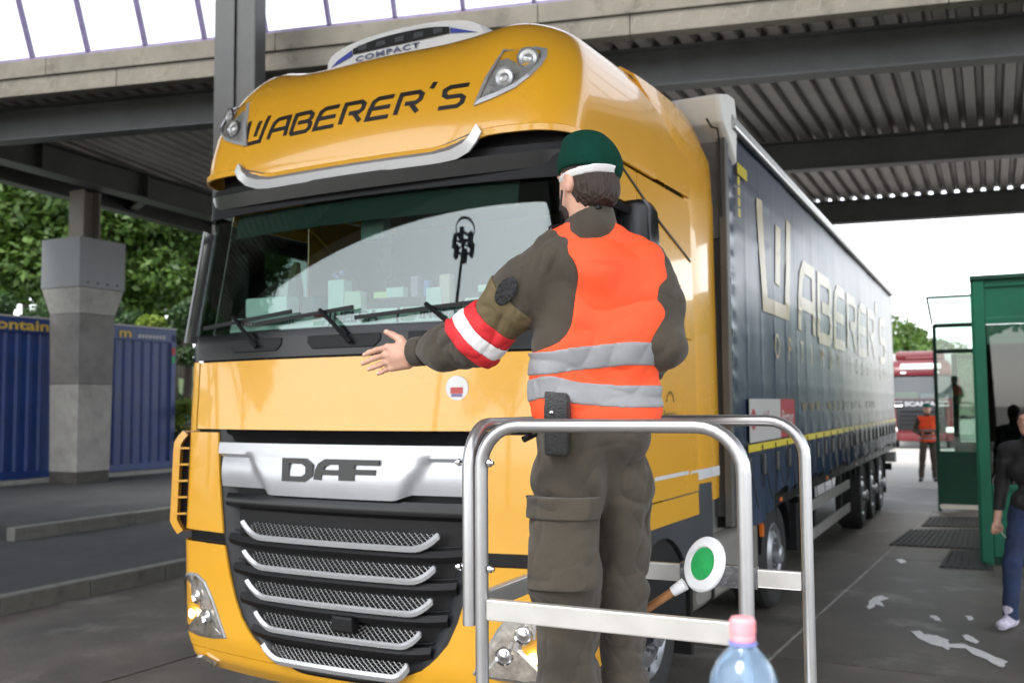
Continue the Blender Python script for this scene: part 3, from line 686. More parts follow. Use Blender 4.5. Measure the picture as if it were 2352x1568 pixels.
# slats
meshm = mat('grille wire', (.50, .50, .50), .35, .6)
for k, (zc, hw_) in enumerate(((1.225, .67), (1.06, .65), (.895, .63), (.725, .56), (.555, .49))):
    zl = zc-.075
    def env(X): return (abs(X)/hw_)
    def zlow(X): return zl + .075*max(0, (env(X)-.76)/.24)**2.0
    # black blade that runs out to the cheeks
    g = gx(zl)-.06
    b = MB(); b.grid([[fX(X, zl-.012+dz+.02*(abs(X)/g)**6, off) for X in lin(-g, g, 31)] for dz, off in ((.012, -.005), (-.02, .012), (-.05, -.005), (-.06, -.06), (.02, -.09), (.03, -.03))]); 
    sl = b.build('grille_slat', BLK, truck, thick=.006, smooth=True)
    XSS = lin(-hw_, hw_, 41)
    b = MB(); b.grid([[fX(X, zlow(X)-.004, .022) for X in XSS], [fX(X, zlow(X)+.016, .030) for X in XSS], [fX(X*.975, zlow(X)+.027, .020) for X in XSS]]); b.build('slat_trim', mat('slat silver', (.55, .56, .58), .3, .4), sl, thick=.012, smooth=True)
    b = MB(); ztop = zc+.012; m = int(2*hw_/.034)
    for i in range(-3, m+1):
        for sgn in (1, -1):
            x0 = -hw_*.95+i*.034; pts = []
            for t in lin(0, 1, 6):
                X = x0 + sgn*(t-.5)*.10
                z = zl+.022 + (ztop-zl-.022)*t
                if abs(X) < hw_*.95 and z > zlow(X)+.012: pts.append(fX(X, z, .018-.045*t))
            if len(pts) > 1: b.tube(pts, .0016, 3, cap=False)
    b.build('slat_mesh', meshm, sl); sl.children[-1]['kind'] = 'stuff'
MB().box((.02, -.03, .70), (.16, .04, .79)).build('radar_sensor', BLK, truck, bevel=.015)
# ---- headlights
def headlight(sg):
    def P(X, z, off): return plan(z, sg*s_of_x(z, X), CABT, off)
    outl = [(0.830, .555), (0.890, .66), (0.960, .78), (1.030, .865), (1.110, .90), (1.190, .90), (1.240, .885), (1.275, .85), (1.290, .78), (1.290, .66), (1.275, .59), (1.220, .545), (1.110, .53), (0.970, .535)]
    n = len(outl); cxm, czm = 1.05, .70
    def sc(f, off): return [P(cxm+(x-cxm)*f, czm+(z-czm)*f, off) for x, z in outl]
    b = MB(); r0, r1 = sc(1.0, .008), sc(.93, .014); b.add(r0+r1, [(i, (i+1) % n, n+(i+1) % n, n+i) for i in range(n)]); b.add(sc(1.0, -.02)+r0, [(i, (i+1) % n, n+(i+1) % n, n+i) for i in range(n)])
    h = b.build('headlight', mat('headlight rim', (.30, .31, .32), .3, .4), truck, weld=True)
    b = MB(); b.add([P(cxm, czm, .008)]+sc(.94, .008), [(0, 1+i, 1+(i+1) % n) for i in range(n)]); b.build('reflector', mat('headlamp bowl', (.62, .58, .52), .15, .9, var=.35, vscale=22, bump=.12, bscale=30), h)
    for X, z, r, e in ((1.10, .77, .045, 0), (1.00, .66, .045, 0), (1.15, .66, .028, 1.6)):
        p = P(X, z, .012); nrm = (P(X, z, .1)-p).normalized(); M = Matrix.Translation(p) @ nrm.to_track_quat('Z', 'Y').to_matrix().to_4x4()
        mm = mat('lit bulb %.1f' % e, (.9, .85, .75), .2, emit=(1, .93, .82), estr=e) if e else CHROME
        MB().lathe([(r, .012), (r*.8, .004), (r*.5, .006), (.001, .022)], 16, M).build('bulb', mm, h, smooth=True)
    b = MB(); 
    for q in range(7): b.add([P(.87+.045*q, .57+.03*q, .012), P(.89+.045*q, .57+.03*q, .014), P(.93+.04*q, .60+.045*q, .014), P(.915+.04*q, .60+.045*q, .012)], [(0, 1, 2, 3)])
    b.build('reflector_fins', CHROME, h)
    b = MB(); b.add([P(cxm, czm, .05)]+sc(.6, .046)+sc(.95, .022), [(0, 1+i, 1+(i+1) % n) for i in range(n)]+[(1+i, 1+n+i, 1+n+(i+1) % n, 1+(i+1) % n) for i in range(n)]); b.build('lens', LAMPG, h, smooth=True)
    # fog lamp
    p = [P(x, z, .008) for x, z in ((1.0, .375), (1.10, .41), (1.16, .40), (1.17, .355), (1.08, .335))]
    b = MB(); b.add(p, [tuple(range(5))]); f = b.build('fog_lamp', mat('headlamp bowl', (.6, .6, .6)), truck, thick=.02)
    b = MB(); b.add([plan(z, sg*s_of_x(z, x), CABT, .02) for x, z in ((1.03, .37), (1.10, .397), (1.14, .39), (1.145, .362))], [(0, 1, 2, 3)]); b.build('lens', CHROME, f, thick=.01, bevel=.004)
for sg in (-1, 1): headlight(sg)
# ---- corner air vanes
for sg in (-1, 1):
    b = MB(); rows = []
    for z in [1.12, 1.16, 1.2] + lin(1.25, 1.62, 5) + [1.68, 1.72, 1.75]:
        k = min(1, (z-1.10)/.10)*min(1, (1.765-z)/.09); k = max(0, k)**.5
        rows.append([plan(z, sg*s, CABT, .015+.085*k) for s in lin(1.45, 2.05, 8)])
    b.grid(rows); v = b.build('corner_vane', YEL, truck, thick=.04, smooth=True)
    for z in (1.25, 1.35, 1.45, 1.55, 1.65):
        b = MB(); b.grid([[plan(z, sg*s, CABT, o) for s in lin(1.42, 1.56, 3)] for o in (.0, .09)]); b.build('vane_rib', YEL, v, thick=.012)
    b = MB(); b.grid([[plan(z, sg*s, CABT, .006) for s in lin(1.40, 1.98, 7)] for z in (1.2, 1.70)]); b.build('vane_duct', BLK, v, thick=.006)
    b = MB(); b.grid([[plan(z, sg*1.72, CABT, o) for z in lin(1.14, 1.74, 5)] for o in (.0, .095)]); b.build('vane_wall', BLK, v, thick=.006)
# ---- round sticker on the flap
p = fX(.745, 1.985, .008); nrm = (fX(.745, 1.985, .1)-p).normalized(); M = Matrix.Translation(p) @ nrm.to_track_quat('Z', 'Y').to_matrix().to_4x4()
st = MB().lathe([(.001, .003), (.062, .003), (.064, .0)], 28, M).build('round_sticker', WHITE, truck)
MB().box((-.035, -.028, .0035), (.035, .004, .0055), M).build('sticker_print', mat('sticker red', (.55, .08, .08), .5), st)
MB().box((-.03, -.045, .0035), (.03, -.03, .0055), M).build('sticker_print', mat('sticker violet', (.22, .18, .32), .5), st)
# ---- wipers
for x0, xe, z0, ze, bx in ((-.72, -1.10, 2.26, 2.40, -.34), (-.02, -.62, 2.26, 2.42, .10), (.66, .12, 2.27, 2.44, .95)):
    b = MB(); b.tube([fX(x0+.12, 2.24, .03), fX(x0+.02, 2.34, .05), fX(x0-.10, 2.43, .045)], .013, 6); a = b.build('wiper', BLK, truck, smooth=True)
    b = MB(); b.bar(fX(xe, 2.375, .035), fX(bx, 2.435, .035), .012, .022); b.build('blade', BLK, a)
# ---- mirrors
for sg in (-1, 1):
    mi = bpy.data.objects.new('mirror', None); COL.objects.link(mi); mi.parent = truck
    for zz in (3.0, 2.42): MB().tube([(sg*1.22, .50, zz), (sg*1.34, .70, zz), (sg*1.44, .80, zz+(.12 if zz < 2.6 else -.05))], .028, 8).build('mirror_arm', BLK, mi, smooth=True)
    b = MB(); prof = [(.0, .0), (.07, .0), (.10, .05), (.105, .28), (.095, .46), (.06, .52), (.0, .52)]
    b.prism([(x*1.0, z) for x, z in prof] + [(-x, z) for x, z in reversed(prof[1:-1])], lambda a, c, d: Vector((sg*(1.45+a), .84+d, 2.50+c)), -.07, .10)
    b.build('mirror_housing', BLKG, mi, bevel=.025, smooth=True)
    b = MB(); b.prism([(-.085, .06), (.085, .06), (.09, .28), (.075, .44), (-.075, .44), (-.09, .28)], lambda a, c, d: Vector((sg*(1.45+a), .84+d, 2.50+c)), .101, .104); b.build('mirror_glass', CHROME, mi)
# ---- interior
b = MB(); b.box((-1.15, .38, 1.9), (1.15, .95, 2.455)); b.build('dashboard', mat('dash grey', (.02, .024, .022), .7), truck, bevel=.03)
MB().box((-1.18, 2.2, 1.5), (1.18, 2.26, 3.28)).build('rear_cab_wall', mat('cab lining', (.008, .009, .008), .9), truck)
b = MB(); b.box((-1.15, .5, 1.85), (1.15, 2.2, 1.88)); b.build('cab_floor', BLK, truck)
for sx, nm in ((.62, 'seat'), (-.62, 'seat')):
    b = MB(); b.box((sx-.25, 1.25, 1.9), (sx+.25, 1.75, 2.15)); b.box((sx-.25, 1.68, 2.15), (sx+.25, 1.83, 2.85)); b.build(nm, mat('seat cloth', (.010, .010, .012), .9), truck, bevel=.05)
b = MB(); M = Matrix.Translation((.62, 1.0, 2.35)) @ Matrix.Rotation(R(-55), 4, 'X'); b.lathe([(.21+.016*math.cos(a), .016*math.sin(a)) for a in lin(0, 2*math.pi, 9)], 24, M); b.build('steering_wheel', BLK, truck, smooth=True)
b = MB(); b.grid([[fX(X, z, -.03) for X in lin(-1.0, 1.0, 15)] for z in (2.94, 3.08)]); b.build('sun_blind', mat('blind green', (.02, .035, .03), .8), truck, thick=.01)
b = MB(); b.box((-.06, .33, 2.86), (.1, .40, 2.98)); b.build('camera_box', mat('camera box', (.10, .14, .13), .5), truck)
plw = mat('plate white', (.72, .78, .76), .5)
def dash_plate(x0, x1, txt, sz, sx=1.0, off=.02, flag=None):
    b = MB(); b.grid([[fX(X, z, -.035) for X in lin(x0, x1, 7)] for z in (2.345, 2.425)]); pl = b.build('dash_plate', plw, truck, thick=.006)
    if txt: text_on(txt, sz, lambda a, c: fX(x0+off+a, 2.360+c, -.027), 'plate_lettering', mat('plate print', (.10, .11, .11), .6), pl, bold=.003, sx=sx)
    if flag:
        for i, c in enumerate(((.45, .03, .04), (.75, .75, .75), (.02, .28, .12))):
            z1 = 2.418-.022*i; b = MB(); b.grid([[fX(X, z, -.026) for X in (flag, flag+.08)] for z in (z1-.022, z1)]); b.build('flag_band', mat('flag %d' % i, c, .5), pl, thick=.002)
dash_plate(-.93, -.12, '', .03, flag=-.22)
for i in range(22): MB().box((-.80+i*.024, fX(-.5, 2.38, -.03).y-.004-.01*abs(i-18)/18, 2.372), (-.80+i*.024+.016, fX(-.5, 2.38, -.03).y, 2.394)).build('plate_print', mat('plate print', (.1, .11, .11), .6), truck)
dash_plate(-.10, .34, 'HELGA', .085, 1.15, .02)
dash_plate(.36, 1.0, 'INGSZEMINST', .075, 1.0, .13, flag=.38)
MB().box((-1.04, .42, 2.46), (-.70, .54, 2.58)).build('tissue_box', plw, truck, bevel=.01)
def dbox(nm, x, y, z, w, d, h, c, rz=0):
    M = Matrix.Translation((x, y, z+.16)) @ Matrix.Rotation(rz, 4, 'Z'); MB().box((-w/2, -d/2, 0), (w/2, d/2, h), M).build(nm, mat('dash item %s' % str(c), c, .6), truck, bevel=.006)
for a in ((-.50, .42, 2.30, .09, .07, .10, (.05, .07, .07)), (-.30, .44, 2.30, .12, .08, .19, (.60, .68, .64)), (-.16, .41, 2.30, .12, .06, .11, (.62, .62, .50)), (.02, .44, 2.36, .10, .06, .04, (.70, .66, .30)), (.12, .44, 2.36, .12, .06, .06, (.6, .65, .62)), (.24, .46, 2.36, .05, .05, .12, (.35, .20, .30)), (.32, .46, 2.36, .04, .04, .09, (.10, .15, .45)), (.40, .42, 2.30, .10, .06, .10, (.60, .68, .65)), (.47, .42, 2.30, .07, .05, .17, (.70, .45, .42)), (.72, .44, 2.30, .26, .05, .03, (.65, .68, .66)), (.74, .45, 2.36, .14, .05, .04, (.68, .70, .68)), (-.62, .6, 2.30, .14, .1, .12, (.03, .04, .04))):
    dbox('dash_item', *a)
b = MB(); b.tube([(-.80, .62, 2.46), (-.80, .62, 2.64), (-.81, .62, 2.74), (-.79, .62, 2.82)], [.045, .05, .04, .02], 8); b.build('toy_figure', mat('figure olive', (.12, .11, .05), .7), truck, smooth=True)
for x, c in ((-.36, (.22, .16, .30)), (-.33, (.28, .2, .36)), (-.38, (.2, .14, .3))):
    dbox('flower', x, .50, 2.5+abs(x+.36), .03, .03, .03, c)
# ---- wheels, arches, tank, chassis
def wheel(parent, X, Y, r=.49, w=.29, sg=1, hub='steer', zc=None):
    zc = zc or r
    M = Matrix.Translation((X, Y, zc)) @ Matrix.Rotation(R(90)*sg, 4, 'Y')
    wh = bpy.data.objects.new('wheel', None); COL.objects.link(wh); wh.parent = parent
    tp = [(.285, -w/2+.02), (.33, -w/2), (r-.05, -w/2+.005), (r-.012, -w/2+.03), (r, -w/2+.05), (r, -.045), (r-.014, -.04), (r-.014, -.03), (r, -.025), (r, .025), (r-.014, .03), (r-.014, .04), (r, .045), (r, w/2-.05), (r-.012, w/2-.03), (r-.05, w/2-.005), (.33, w/2), (.285, w/2-.02)]
    MB().lathe(tp, 40, M).build('tyre', RUB, wh, smooth=True, angle=30)
    rimm = mat('wheel alloy', (.40, .41, .43), .35, .8, var=.12, vscale=10)
    MB().lathe([(.288, w/2-.02), (.275, w/2-.01), (.262, w/2-.03), (.24, w/2-.05), (.20, w/2-.015), (.155, w/2+.0), (.15, w/2-.03), (.085, w/2-.03), (.085, w/2+.05), (.06, w/2+.065), (.001, w/2+.065)], 40, M).build('rim', rimm, wh, smooth=True, angle=25)
    for q in range(10):
        a = 2*math.pi*q/10
        MB().lathe([(.001, .0), (.021, .0), (.024, -.002)], 10, M @ Matrix.Translation((.222*math.cos(a), .222*math.sin(a), w/2-.027))).build('hand_hole', BLK, wh)
        MB().lathe([(.012, 0), (.012, .03), (.001, .03)], 6, M @ Matrix.Translation((.118*math.cos(a), .118*math.sin(a), w/2-.03))).build('wheel_nut', CHROME, wh)
    return wh
for sg in (1, -1):
    wheel(truck, sg*1.08, 1.60, sg=sg)
    # wheel arch: grey arch band from front to the fairing behind
    b = MB(); cen = (1.62, .48)
    ins, outs = [], []
    for a in lin(172, 20, 17):
        ins.append((cen[0]+.58*math.cos(R(a)), cen[1]+.58*math.sin(R(a))))
    top = [(1.03, .70), (1.06, .85), (1.12, 1.0), (1.22, 1.12), (1.36, 1.21), (1.52, 1.27), (1.70, 1.305), (1.90, 1.325), (2.1, 1.335), (2.3, 1.338), (2.45, 1.338), (2.58, 1.336), (2.68, 1.334), (2.69, 1.2), (2.69, 1.1), (2.69, 1.0), (2.68, .93)]
    b.grid([[Vector((sg*1.285, y, z)) for y, z in ins], [Vector((sg*1.303, y+(Y-y)*.5, z+(Z-z)*.5)) for (y, z), (Y, Z) in zip(ins, top)], [Vector((sg*1.292, y, z)) for y, z in top]])
    b.build('wheel_arch', DGREY, truck, thick=.02, smooth=True, angle=25)
    b = MB(); b.grid([[Vector((X, y, z)) for y, z in ins] for X in (sg*1.27, sg*.80)]); b.build('arch_liner', BLK, truck, thick=.01)
    # chassis side: grey fairing panel, tank, drive wheels
    b = MB(); b.prism([(2.72, .93), (3.30, .93), (3.30, 1.55), (2.98, 1.75), (2.76, 1.55)], lambda a, c, d: Vector((sg*d, a, c)), 1.18, 1.215); fp = b.build('chassis_fairing', mat('fairing grey', (.25, .245, .235), .45, var=.08), truck, bevel=.015)
    if sg > 0:
        MB().lathe([(.035, 0), (.035, .015), (.028, .018), (.001, .018)], 14, Matrix.Translation((1.215, 3.12, 1.02)) @ Matrix.Rotation(R(90), 4, 'Y')).build('marker_lamp', CHROME, fp)
    prof = [(.52, .38), (1.12, .38), (1.20, .46), (1.20, .84), (1.12, .93), (.62, .93), (.52, .84)]
    b = MB(); b.prism(prof, lambda a, c, d: Vector((sg*a, d, c)), 2.60, 4.35); tk = b.build('fuel_tank', mat('tank grey', (.235, .225, .205), .42, .15, var=.1, vscale=3), truck, bevel=.05, smooth=True)
    for y in (2.95, 3.95):
        b = MB(); pr = [(.6, .372), (1.122, .372), (1.208, .458), (1.208, .842), (1.122, .938), (.6, .938)]
        b.grid([[Vector((sg*a, y-.03, c)) for a, c in pr], [Vector((sg*a, y+.03, c)) for a, c in pr]]); b.build('tank_strap', BLK, tk, thick=.006)
    b = MB(); b.box((sg*1.0-.18, 2.62, .94), (sg*1.0+.18, 3.6, .985)); b.build('tread_plate', BLK, truck)
    wheel(truck, sg*1.02, 5.02, sg=sg, w=.33)
    b = MB(); b.grid([[Vector((X, 5.02+.60*math.cos(R(a)), .52+.56*math.sin(R(a)))) for a in lin(175, 5, 15)] for X in (sg*1.2, sg*.82)]); b.build('rear_mudguard', BLK, truck, thick=.012, smooth=True)
    b = MB(); b.box((sg*1.1-.1, 2.42, .16), (sg*1.1+.1, 2.48, .68)); b.build('spray_brush', mat('brush black', (.012, .011, .010), 1.0, bump=1, bscale=120), truck)
    MB().box((sg*1.19-.01, 4.45, .72), (sg*1.19+.02, 4.50, .84)).build('marker_lamp', mat('amber lamp', (.7, .16, .02), .3), truck)
b = MB(); b.box((-.45, .9, .55), (-.37, 5.9, .85)); b.box((.37, .9, .55), (.45, 5.9, .85)); b.box((-1.1, 1.5, .42), (1.1, 1.7, .56)); b.box((-1.0, 4.9, .42), (1.0, 5.1, .56)); b.build('chassis', BLK, truck)
# small print on the side
AST = mat('side print', (.22, .13, .02), .5)
text_on('Astrata', .085, lambda a, c: Vector((1.303, 1.64+a, 1.80+c)), 'side_lettering', AST, truck, bold=.001, sx=1.0)
for i, a in enumerate(lin(165, 15, 7)):
    b = MB(); p = (1.303, 1.78+.07*math.cos(R(a))*-1, 1.90+.07*math.sin(R(a))); MB().lathe([(.001, .002), (.011, .002), (.012, 0)], 10, Matrix.Translation(p) @ Matrix.Rotation(R(90), 4, 'Y')).build('side_print_dot', AST, truck)
# ================================================================== CURTAIN TRAILER
trailer = thing('semi_trailer', 'dark blue curtain-side semi-trailer with large pale lettering behind the yellow cab', 'trailer', (TRAILER_O.x, TRAILER_O.y, 0), -R(AX))
TX, TY0, TY1, TZ0, TZ1 = 1.275, 3.02, 16.5, 1.05, 4.12
CURT = mat('curtain blue', (.012, .024, .056), .42, coat=.26, crough=.26, spec=.4, var=.15, vscale=.9, dirt=.3, dscale=1.2, dirtcol=(.025, .034, .055), rvar=.06)
GALV = mat('galvanised post', (.10, .098, .092), .5, .4, var=.2, vscale=3)
def ripple(Y, z):
    f = 0.0
    f += .004*math.exp(-((Y % .55)-.275)**2/.0005)
    f += .0015*math.sin(Y*7.3+2*z) + .003*math.sin(Y*1.9+z*1.3)
    low = max(0, (1.75-z)/.7)
    f += low*(.022*math.sin(Y*2*math.pi/.55+1.2) + .014*math.sin(Y*5.1+.6))
    for zz in (1.75, 2.05, 2.45, 2.85, 3.25, 3.65): f += .005*math.exp(-(z-zz)**2/.0003)
    f += .012*math.exp(-((Y-3.1)/.08)**2)*math.sin(z*34)
    return f
def clow(Y):
    if Y < 4.55: 
        t = (Y-TY0)/(4.55-TY0); return 1.02-.10*math.sin(math.pi*t)-.02*math.sin(9*Y)
    return 1.09 + .035*math.cos(2*math.pi*Y/.55) + .02*math.sin(3.1*Y)
ys = sorted(set([round(TY0+i*.046, 4) for i in range(int((TY1-TY0)/.046)+1)] + [TY1]))
zs = lin(0, 1, 60)
for sg in (1, -1):
    yy = ys if sg > 0 else ys[::8]; zq = zs if sg > 0 else zs[::6]
    rows = []
    for t in zq:
        rows.append([Vector((sg*(TX+ripple(Y, clow(Y)+(TZ1-.10-clow(Y))*t)), Y, clow(Y)+(TZ1-.10-clow(Y))*t)) for Y in yy])
    MB().grid(rows).build('curtain', CURT, trailer, thick=.004, smooth=True, angle=80)
    b = MB(); b.tube([(sg*(TX+.015), TY0, TZ1-.05), (sg*(TX+.015), TY1, TZ1-.05)], .05, 10); b.tube([(sg*(TX+.05), TY0, TZ1-.10), (sg*(TX+.05), TY1, TZ1-.10)], .022, 8); b.build('curtain_rail', ALU, trailer, smooth=True)
    MB().box((sg*1.2-.03, TY0, .98), (sg*1.2+.03, TY1, 1.14)).build('side_raise', BLK, trailer)
    # headboard corner post
    MB().box((sg*(TX-.02)-.03, TY0-.10, .98), (sg*(TX-.02)+.03, TY0-.005, TZ1-.02)).build('corner_post', GALV, trailer, bevel=.008)
    MB().box((sg*(TX-.02)-.02, TY1+.005, .98), (sg*(TX-.02)+.02, TY1+.10, TZ1-.02)).build('rear_post', GALV, trailer, bevel=.008)
HB = mat('headboard grey', (.17, .165, .155), .55, var=.1, vscale=3)
HBD = mat('headboard lower grey', (.05, .05, .047), .6, var=.25, vscale=4)
MB().box((-TX+.05, TY0-.06, 3.15), (TX-.06, TY0-.01, TZ1-.05)).build('headboard_upper', HB, trailer)
MB().box((-TX+.05, TY0-.06, 1.05), (TX-.06, TY0-.01, 3.14)).build('headboard_lower', HBD, trailer)
MB().box((-TX, TY0, TZ1-.03), (TX, TY1, TZ1)).build('roof_sheet', mat('roof tarp', (.5, .5, .5), .6), trailer)
MB().box((-TX+.02, TY1+.01, 1.05), (TX-.02, TY1+.06, TZ1-.04)).build('rear_doors', HB, trailer)
b = MB(); b.box((-1.24, TY0, .96), (1.24, TY1, 1.05)); b.box((-.5, 3.5, .75), (-.38, TY1-.1, .95)); b.box((.38, 3.5, .75), (.5, TY1-.1, .95)); b.build('chassis', BLK, trailer)
# white plastic hood tied over the front top corner
b = MB(); pts = [(-.30, .02), (-.02, .10), (.18, .12), (.25, -.06), (.20, -.40), (.05, -.28), (-.20, -.16)]
rows = []
for d, k in ((-.55, .92), (-.2, 1.0), (.02, 1.03), (.06, .98)):
    rows.append([Vector((TX-.02+d, TY0-.05+a*k, TZ1+.03+c*k)) for a, c in pts])
b.grid(rows, wrap=True); b.add(rows[-1], [tuple(range(len(pts)))]); b.add(rows[0], [tuple(range(len(pts)))])
cv = b.build('corner_cover', mat('white sheet plastic', (.70, .70, .68), .6, var=.06, bump=.3, bscale=7), trailer, weld=True, bevel=.02)
b = MB(); b.tube([(1.21, TY0-.34, 4.0), (1.23, TY0-.28, 3.95), (1.26, TY0-.22, 3.95), (1.27, TY0-.2, 3.85), (1.26, TY0-.16, 3.6), (1.25, TY0-.12, 3.3)], .008, 6); b.build('tie_cable', BLK, cv)
# buckle straps along the lower edge
for i in range(24):
    Y = 3.36 + i*.55; x = TX+.018
    b = MB(); z0 = 1.55
    b.grid([[Vector((x+.012+.01*math.sin(6*t), Y+dy, z0-.66*t)) for dy in (-.014, .014)] for t in lin(0, 1, 8)]); s = b.build('strap', BLK, trailer, thick=.004)
    b = MB(); b.box((x+.006, Y-.028, 1.30), (x+.04, Y+.028, 1.47)); b.build('buckle', mat('buckle', (.10, .10, .10), .3, .8), s, bevel=.008)
    b = MB(); L = random.uniform(.16, .34); b.grid([[Vector((x+.045+.02*t, Y+.02+dy+.10*t*t, 1.33-L*t)) for dy in (-.016, .016)] for t in lin(0, 1, 5)]); b.build('strap_tail', BLK, s, thick=.004)
# yellow reflective dashes
for i in range(120):
    Y = 3.42+i*.108
    if Y > TY1-.1: break
    b = MB(); b.box((TX+.022, Y, 1.505), (TX+.026, Y+.100, 1.565)); b.build('reflective_dash', mat('yellow reflector', (.62, .50, .03), .35), trailer)
for q in range(4): MB().box((TX+.022, 3.25+q*.085, 3.70), (TX+.026, 3.25+q*.085+.065, 3.79)).build('reflective_dash', mat('yellow reflector', (.6, .5, .03)), trailer)
for q in range(4): MB().box((TX+.022, 3.25, 3.36+q*.085), (TX+.026, 3.31, 3.36+q*.085+.065)).build('reflective_dash', mat('yellow reflector', (.6, .5, .03)), trailer)
# lettering on the curtain
LP = mat('curtain lettering', (.36, .28, .15), .45, coat=.4, crough=.26)
def onc(a, c, z0=0): return Vector((TX+.0075+ripple(a, c), a, c))
hB = .80
x = strokes('W', lambda a, c: onc(4.10+a, 2.76+c*1.0), .68, .20, 'lettering', LP, trailer, sx=1.62, d=.002, ysub=10)
ln = stroke_len("ABERER'S", 1, .28, 1)
strokes("ABERER'S", lambda a, c: onc(5.95+a, 2.64+c), .70, .20, 'lettering', LP, trailer, sx=(15.2-5.95)/(ln*.70), shear=.0, d=.002, ysub=10)
for i, ch in enumerate('OPTIMUM SOLUTIONS'):
    if ch != ' ':
        text_on(ch, .34, lambda a, c, i=i: onc(4.62+i*.66+a, 2.30+c), 'small_lettering', LP, trailer, sx=.95, cut=1)
for i, ch in enumerate('www.waberers.com'):
    text_on(ch, .24, lambda a, c: onc(5.95+i*.44+a, 1.80+c), 'web_lettering', mat('web lettering', (.25, .20, .12), .45), trailer, sx=1.9, cut=1)
sg_ = MB().box((TX+.022, 3.47, 1.58), (TX+.027, 4.72, 1.93)).build('partner_sign', mat('sign pale', (.42, .41, .40), .45), trailer)
MB().box((TX+.022, 4.722, 1.58), (TX+.0275, 5.42, 1.93)).build('sign_red', mat('sign red', (.33, .035, .05), .45), sg_)
text_on('Partner', .19, lambda a, c: Vector((TX+.030, 4.77+a, 1.70+c)), 'sign_lettering', mat('sign white', (.6, .58, .57), .5), sg_, sx=.98)
text_on('vodafone', .19, lambda a, c: Vector((TX+.030, 3.72+a, 1.70+c)), 'sign_lettering', mat('sign red', (.3, .03, .05)), sg_, sx=1.12)
MB().lathe([(.001, .002), (.085, .002), (.087, 0)], 18, Matrix.Translation((TX+.028, 3.60, 1.765)) @ Matrix.Rotation(R(90), 4, 'Y')).build('sign_disc', mat('sign red', (.3, .03, .05)), sg_)
# side guard, wheels, mud flaps
for sg in (1, -1):
    for z in (.74, .42):
        MB().box((sg*1.17-.015, 7.0, z-.06), (sg*1.17+.015, 10.2, z+.06)).build('side_guard_rail', mat('guard rail aluminium', (.33, .32, .30), .45, .5, var=.15, vscale=5), trailer, bevel=.006)
    for y in (7.4, 9.6): MB().box((sg*1.12-.03, y-.04, .36), (sg*1.12+.03, y+.04, .97)).build('guard_post', BLK, trailer)
    for y in (11.30, 12.61, 13.92): wheel(trailer, sg*1.06, y, r=.49, w=.36, sg=sg)
    MB().box((sg*1.05-.2, 14.62, .25), (sg*1.05+.2, 14.64, .95)).build('mud_flap', RUB, trailer)
    MB().box((sg*1.0-.2, 6.2, .35), (sg*1.0+.17, 6.95, .85)).build('tool_box', BLK, trailer, bevel=.02)
    b = MB(); b.box((sg*.9-.07, 5.95, .12), (sg*.9+.07, 6.1, .95)); b.box((sg*.9-.15, 5.88, 0.0), (sg*.9+.15, 6.16, .12)); b.build('landing_leg', BLK, trailer)
    for y in (4.9, 7.7, 10.4): MB().box((sg*1.235, y, .985), (sg*1.25, y+.09, 1.02)).build('marker_lamp', mat('amber lamp', (.7, .16, .02)), trailer)
b = MB(); b.box((-1.2, 16.3, .55), (1.2, 16.42, .68)); b.build('rear_bumper', BLK, trailer)
for sg in (1, -1): MB().box((sg*1.1-.12, 16.38, .7), (sg*1.1+.18, 16.62, .9)).build('tail_lamp', mat('tail lamp housing', (.5, .5, .48), .4), trailer, bevel=.02)
# ================================================================== PEOPLE: distance fields -> one smooth surface each
_LAT = RNG.random((24, 24, 24)).astype(np.float32)
def vnoise(X, Y, Z):
    def s(c):
        i = np.floor(c).astype(np.int32); f = (c-i).astype(np.float32); return i % 24, (i+1) % 24, f*f*(3-2*f)
    x0, x1, fx = s(X); y0, y1, fy = s(Y); z0, z1, fz = s(Z); L = _LAT
    a = L[x0, y0, z0]*(1-fx)+L[x1, y0, z0]*fx; b = L[x0, y1, z0]*(1-fx)+L[x1, y1, z0]*fx
    c = L[x0, y0, z1]*(1-fx)+L[x1, y0, z1]*fx; d = L[x0, y1, z1]*(1-fx)+L[x1, y1, z1]*fx
    return (a*(1-fy)+b*fy)*(1-fz) + (c*(1-fy)+d*fy)*fz
def folds(P, fr, seed=0.0, sharp=1.0):
    """ridged creases, about -0.5 .. 0.5"""
    X, Y, Z = P; q = vnoise(X*fr[0]*.5+seed+7, Y*fr[1]*.5+seed, Z*fr[2]*.5+3)*1.4
    n = vnoise(X*fr[0]+seed+q, Y*fr[1]+seed*1.7+q, Z*fr[2]+seed*.6+q); n2 = vnoise(X*fr[0]*2.1+seed, Y*fr[1]*2.1+5, Z*fr[2]*2.1+q)
    return (1-np.abs(2*n-1)**sharp)*.75+.25*n2-.5
def sm(a, b, k):
    h = np.clip(.5+.5*(b-a)/k, 0, 1); return b*(1-h)+a*h-k*h*(1-h)
def rcone(P, a, b, ra, rb, fy=1.0):
    X, Y, Z = P; d = (b[0]-a[0], (b[1]-a[1])*fy, b[2]-a[2]); px, py, pz = X-a[0], (Y-a[1])*fy, Z-a[2]
    t = np.clip((px*d[0]+py*d[1]+pz*d[2])/(d[0]**2+d[1]**2+d[2]**2+1e-9), 0, 1)
    return np.sqrt((px-d[0]*t)**2+(py-d[1]*t)**2+(pz-d[2]*t)**2)-(ra+(rb-ra)*t)
def chain(P, pts, rs, k=.02, fy=1.0):
    o = None
    for i in range(len(pts)-1):
        d = rcone(P, pts[i], pts[i+1], rs[i], rs[i+1], fy); o = d if o is None else sm(o, d, k)
    return o
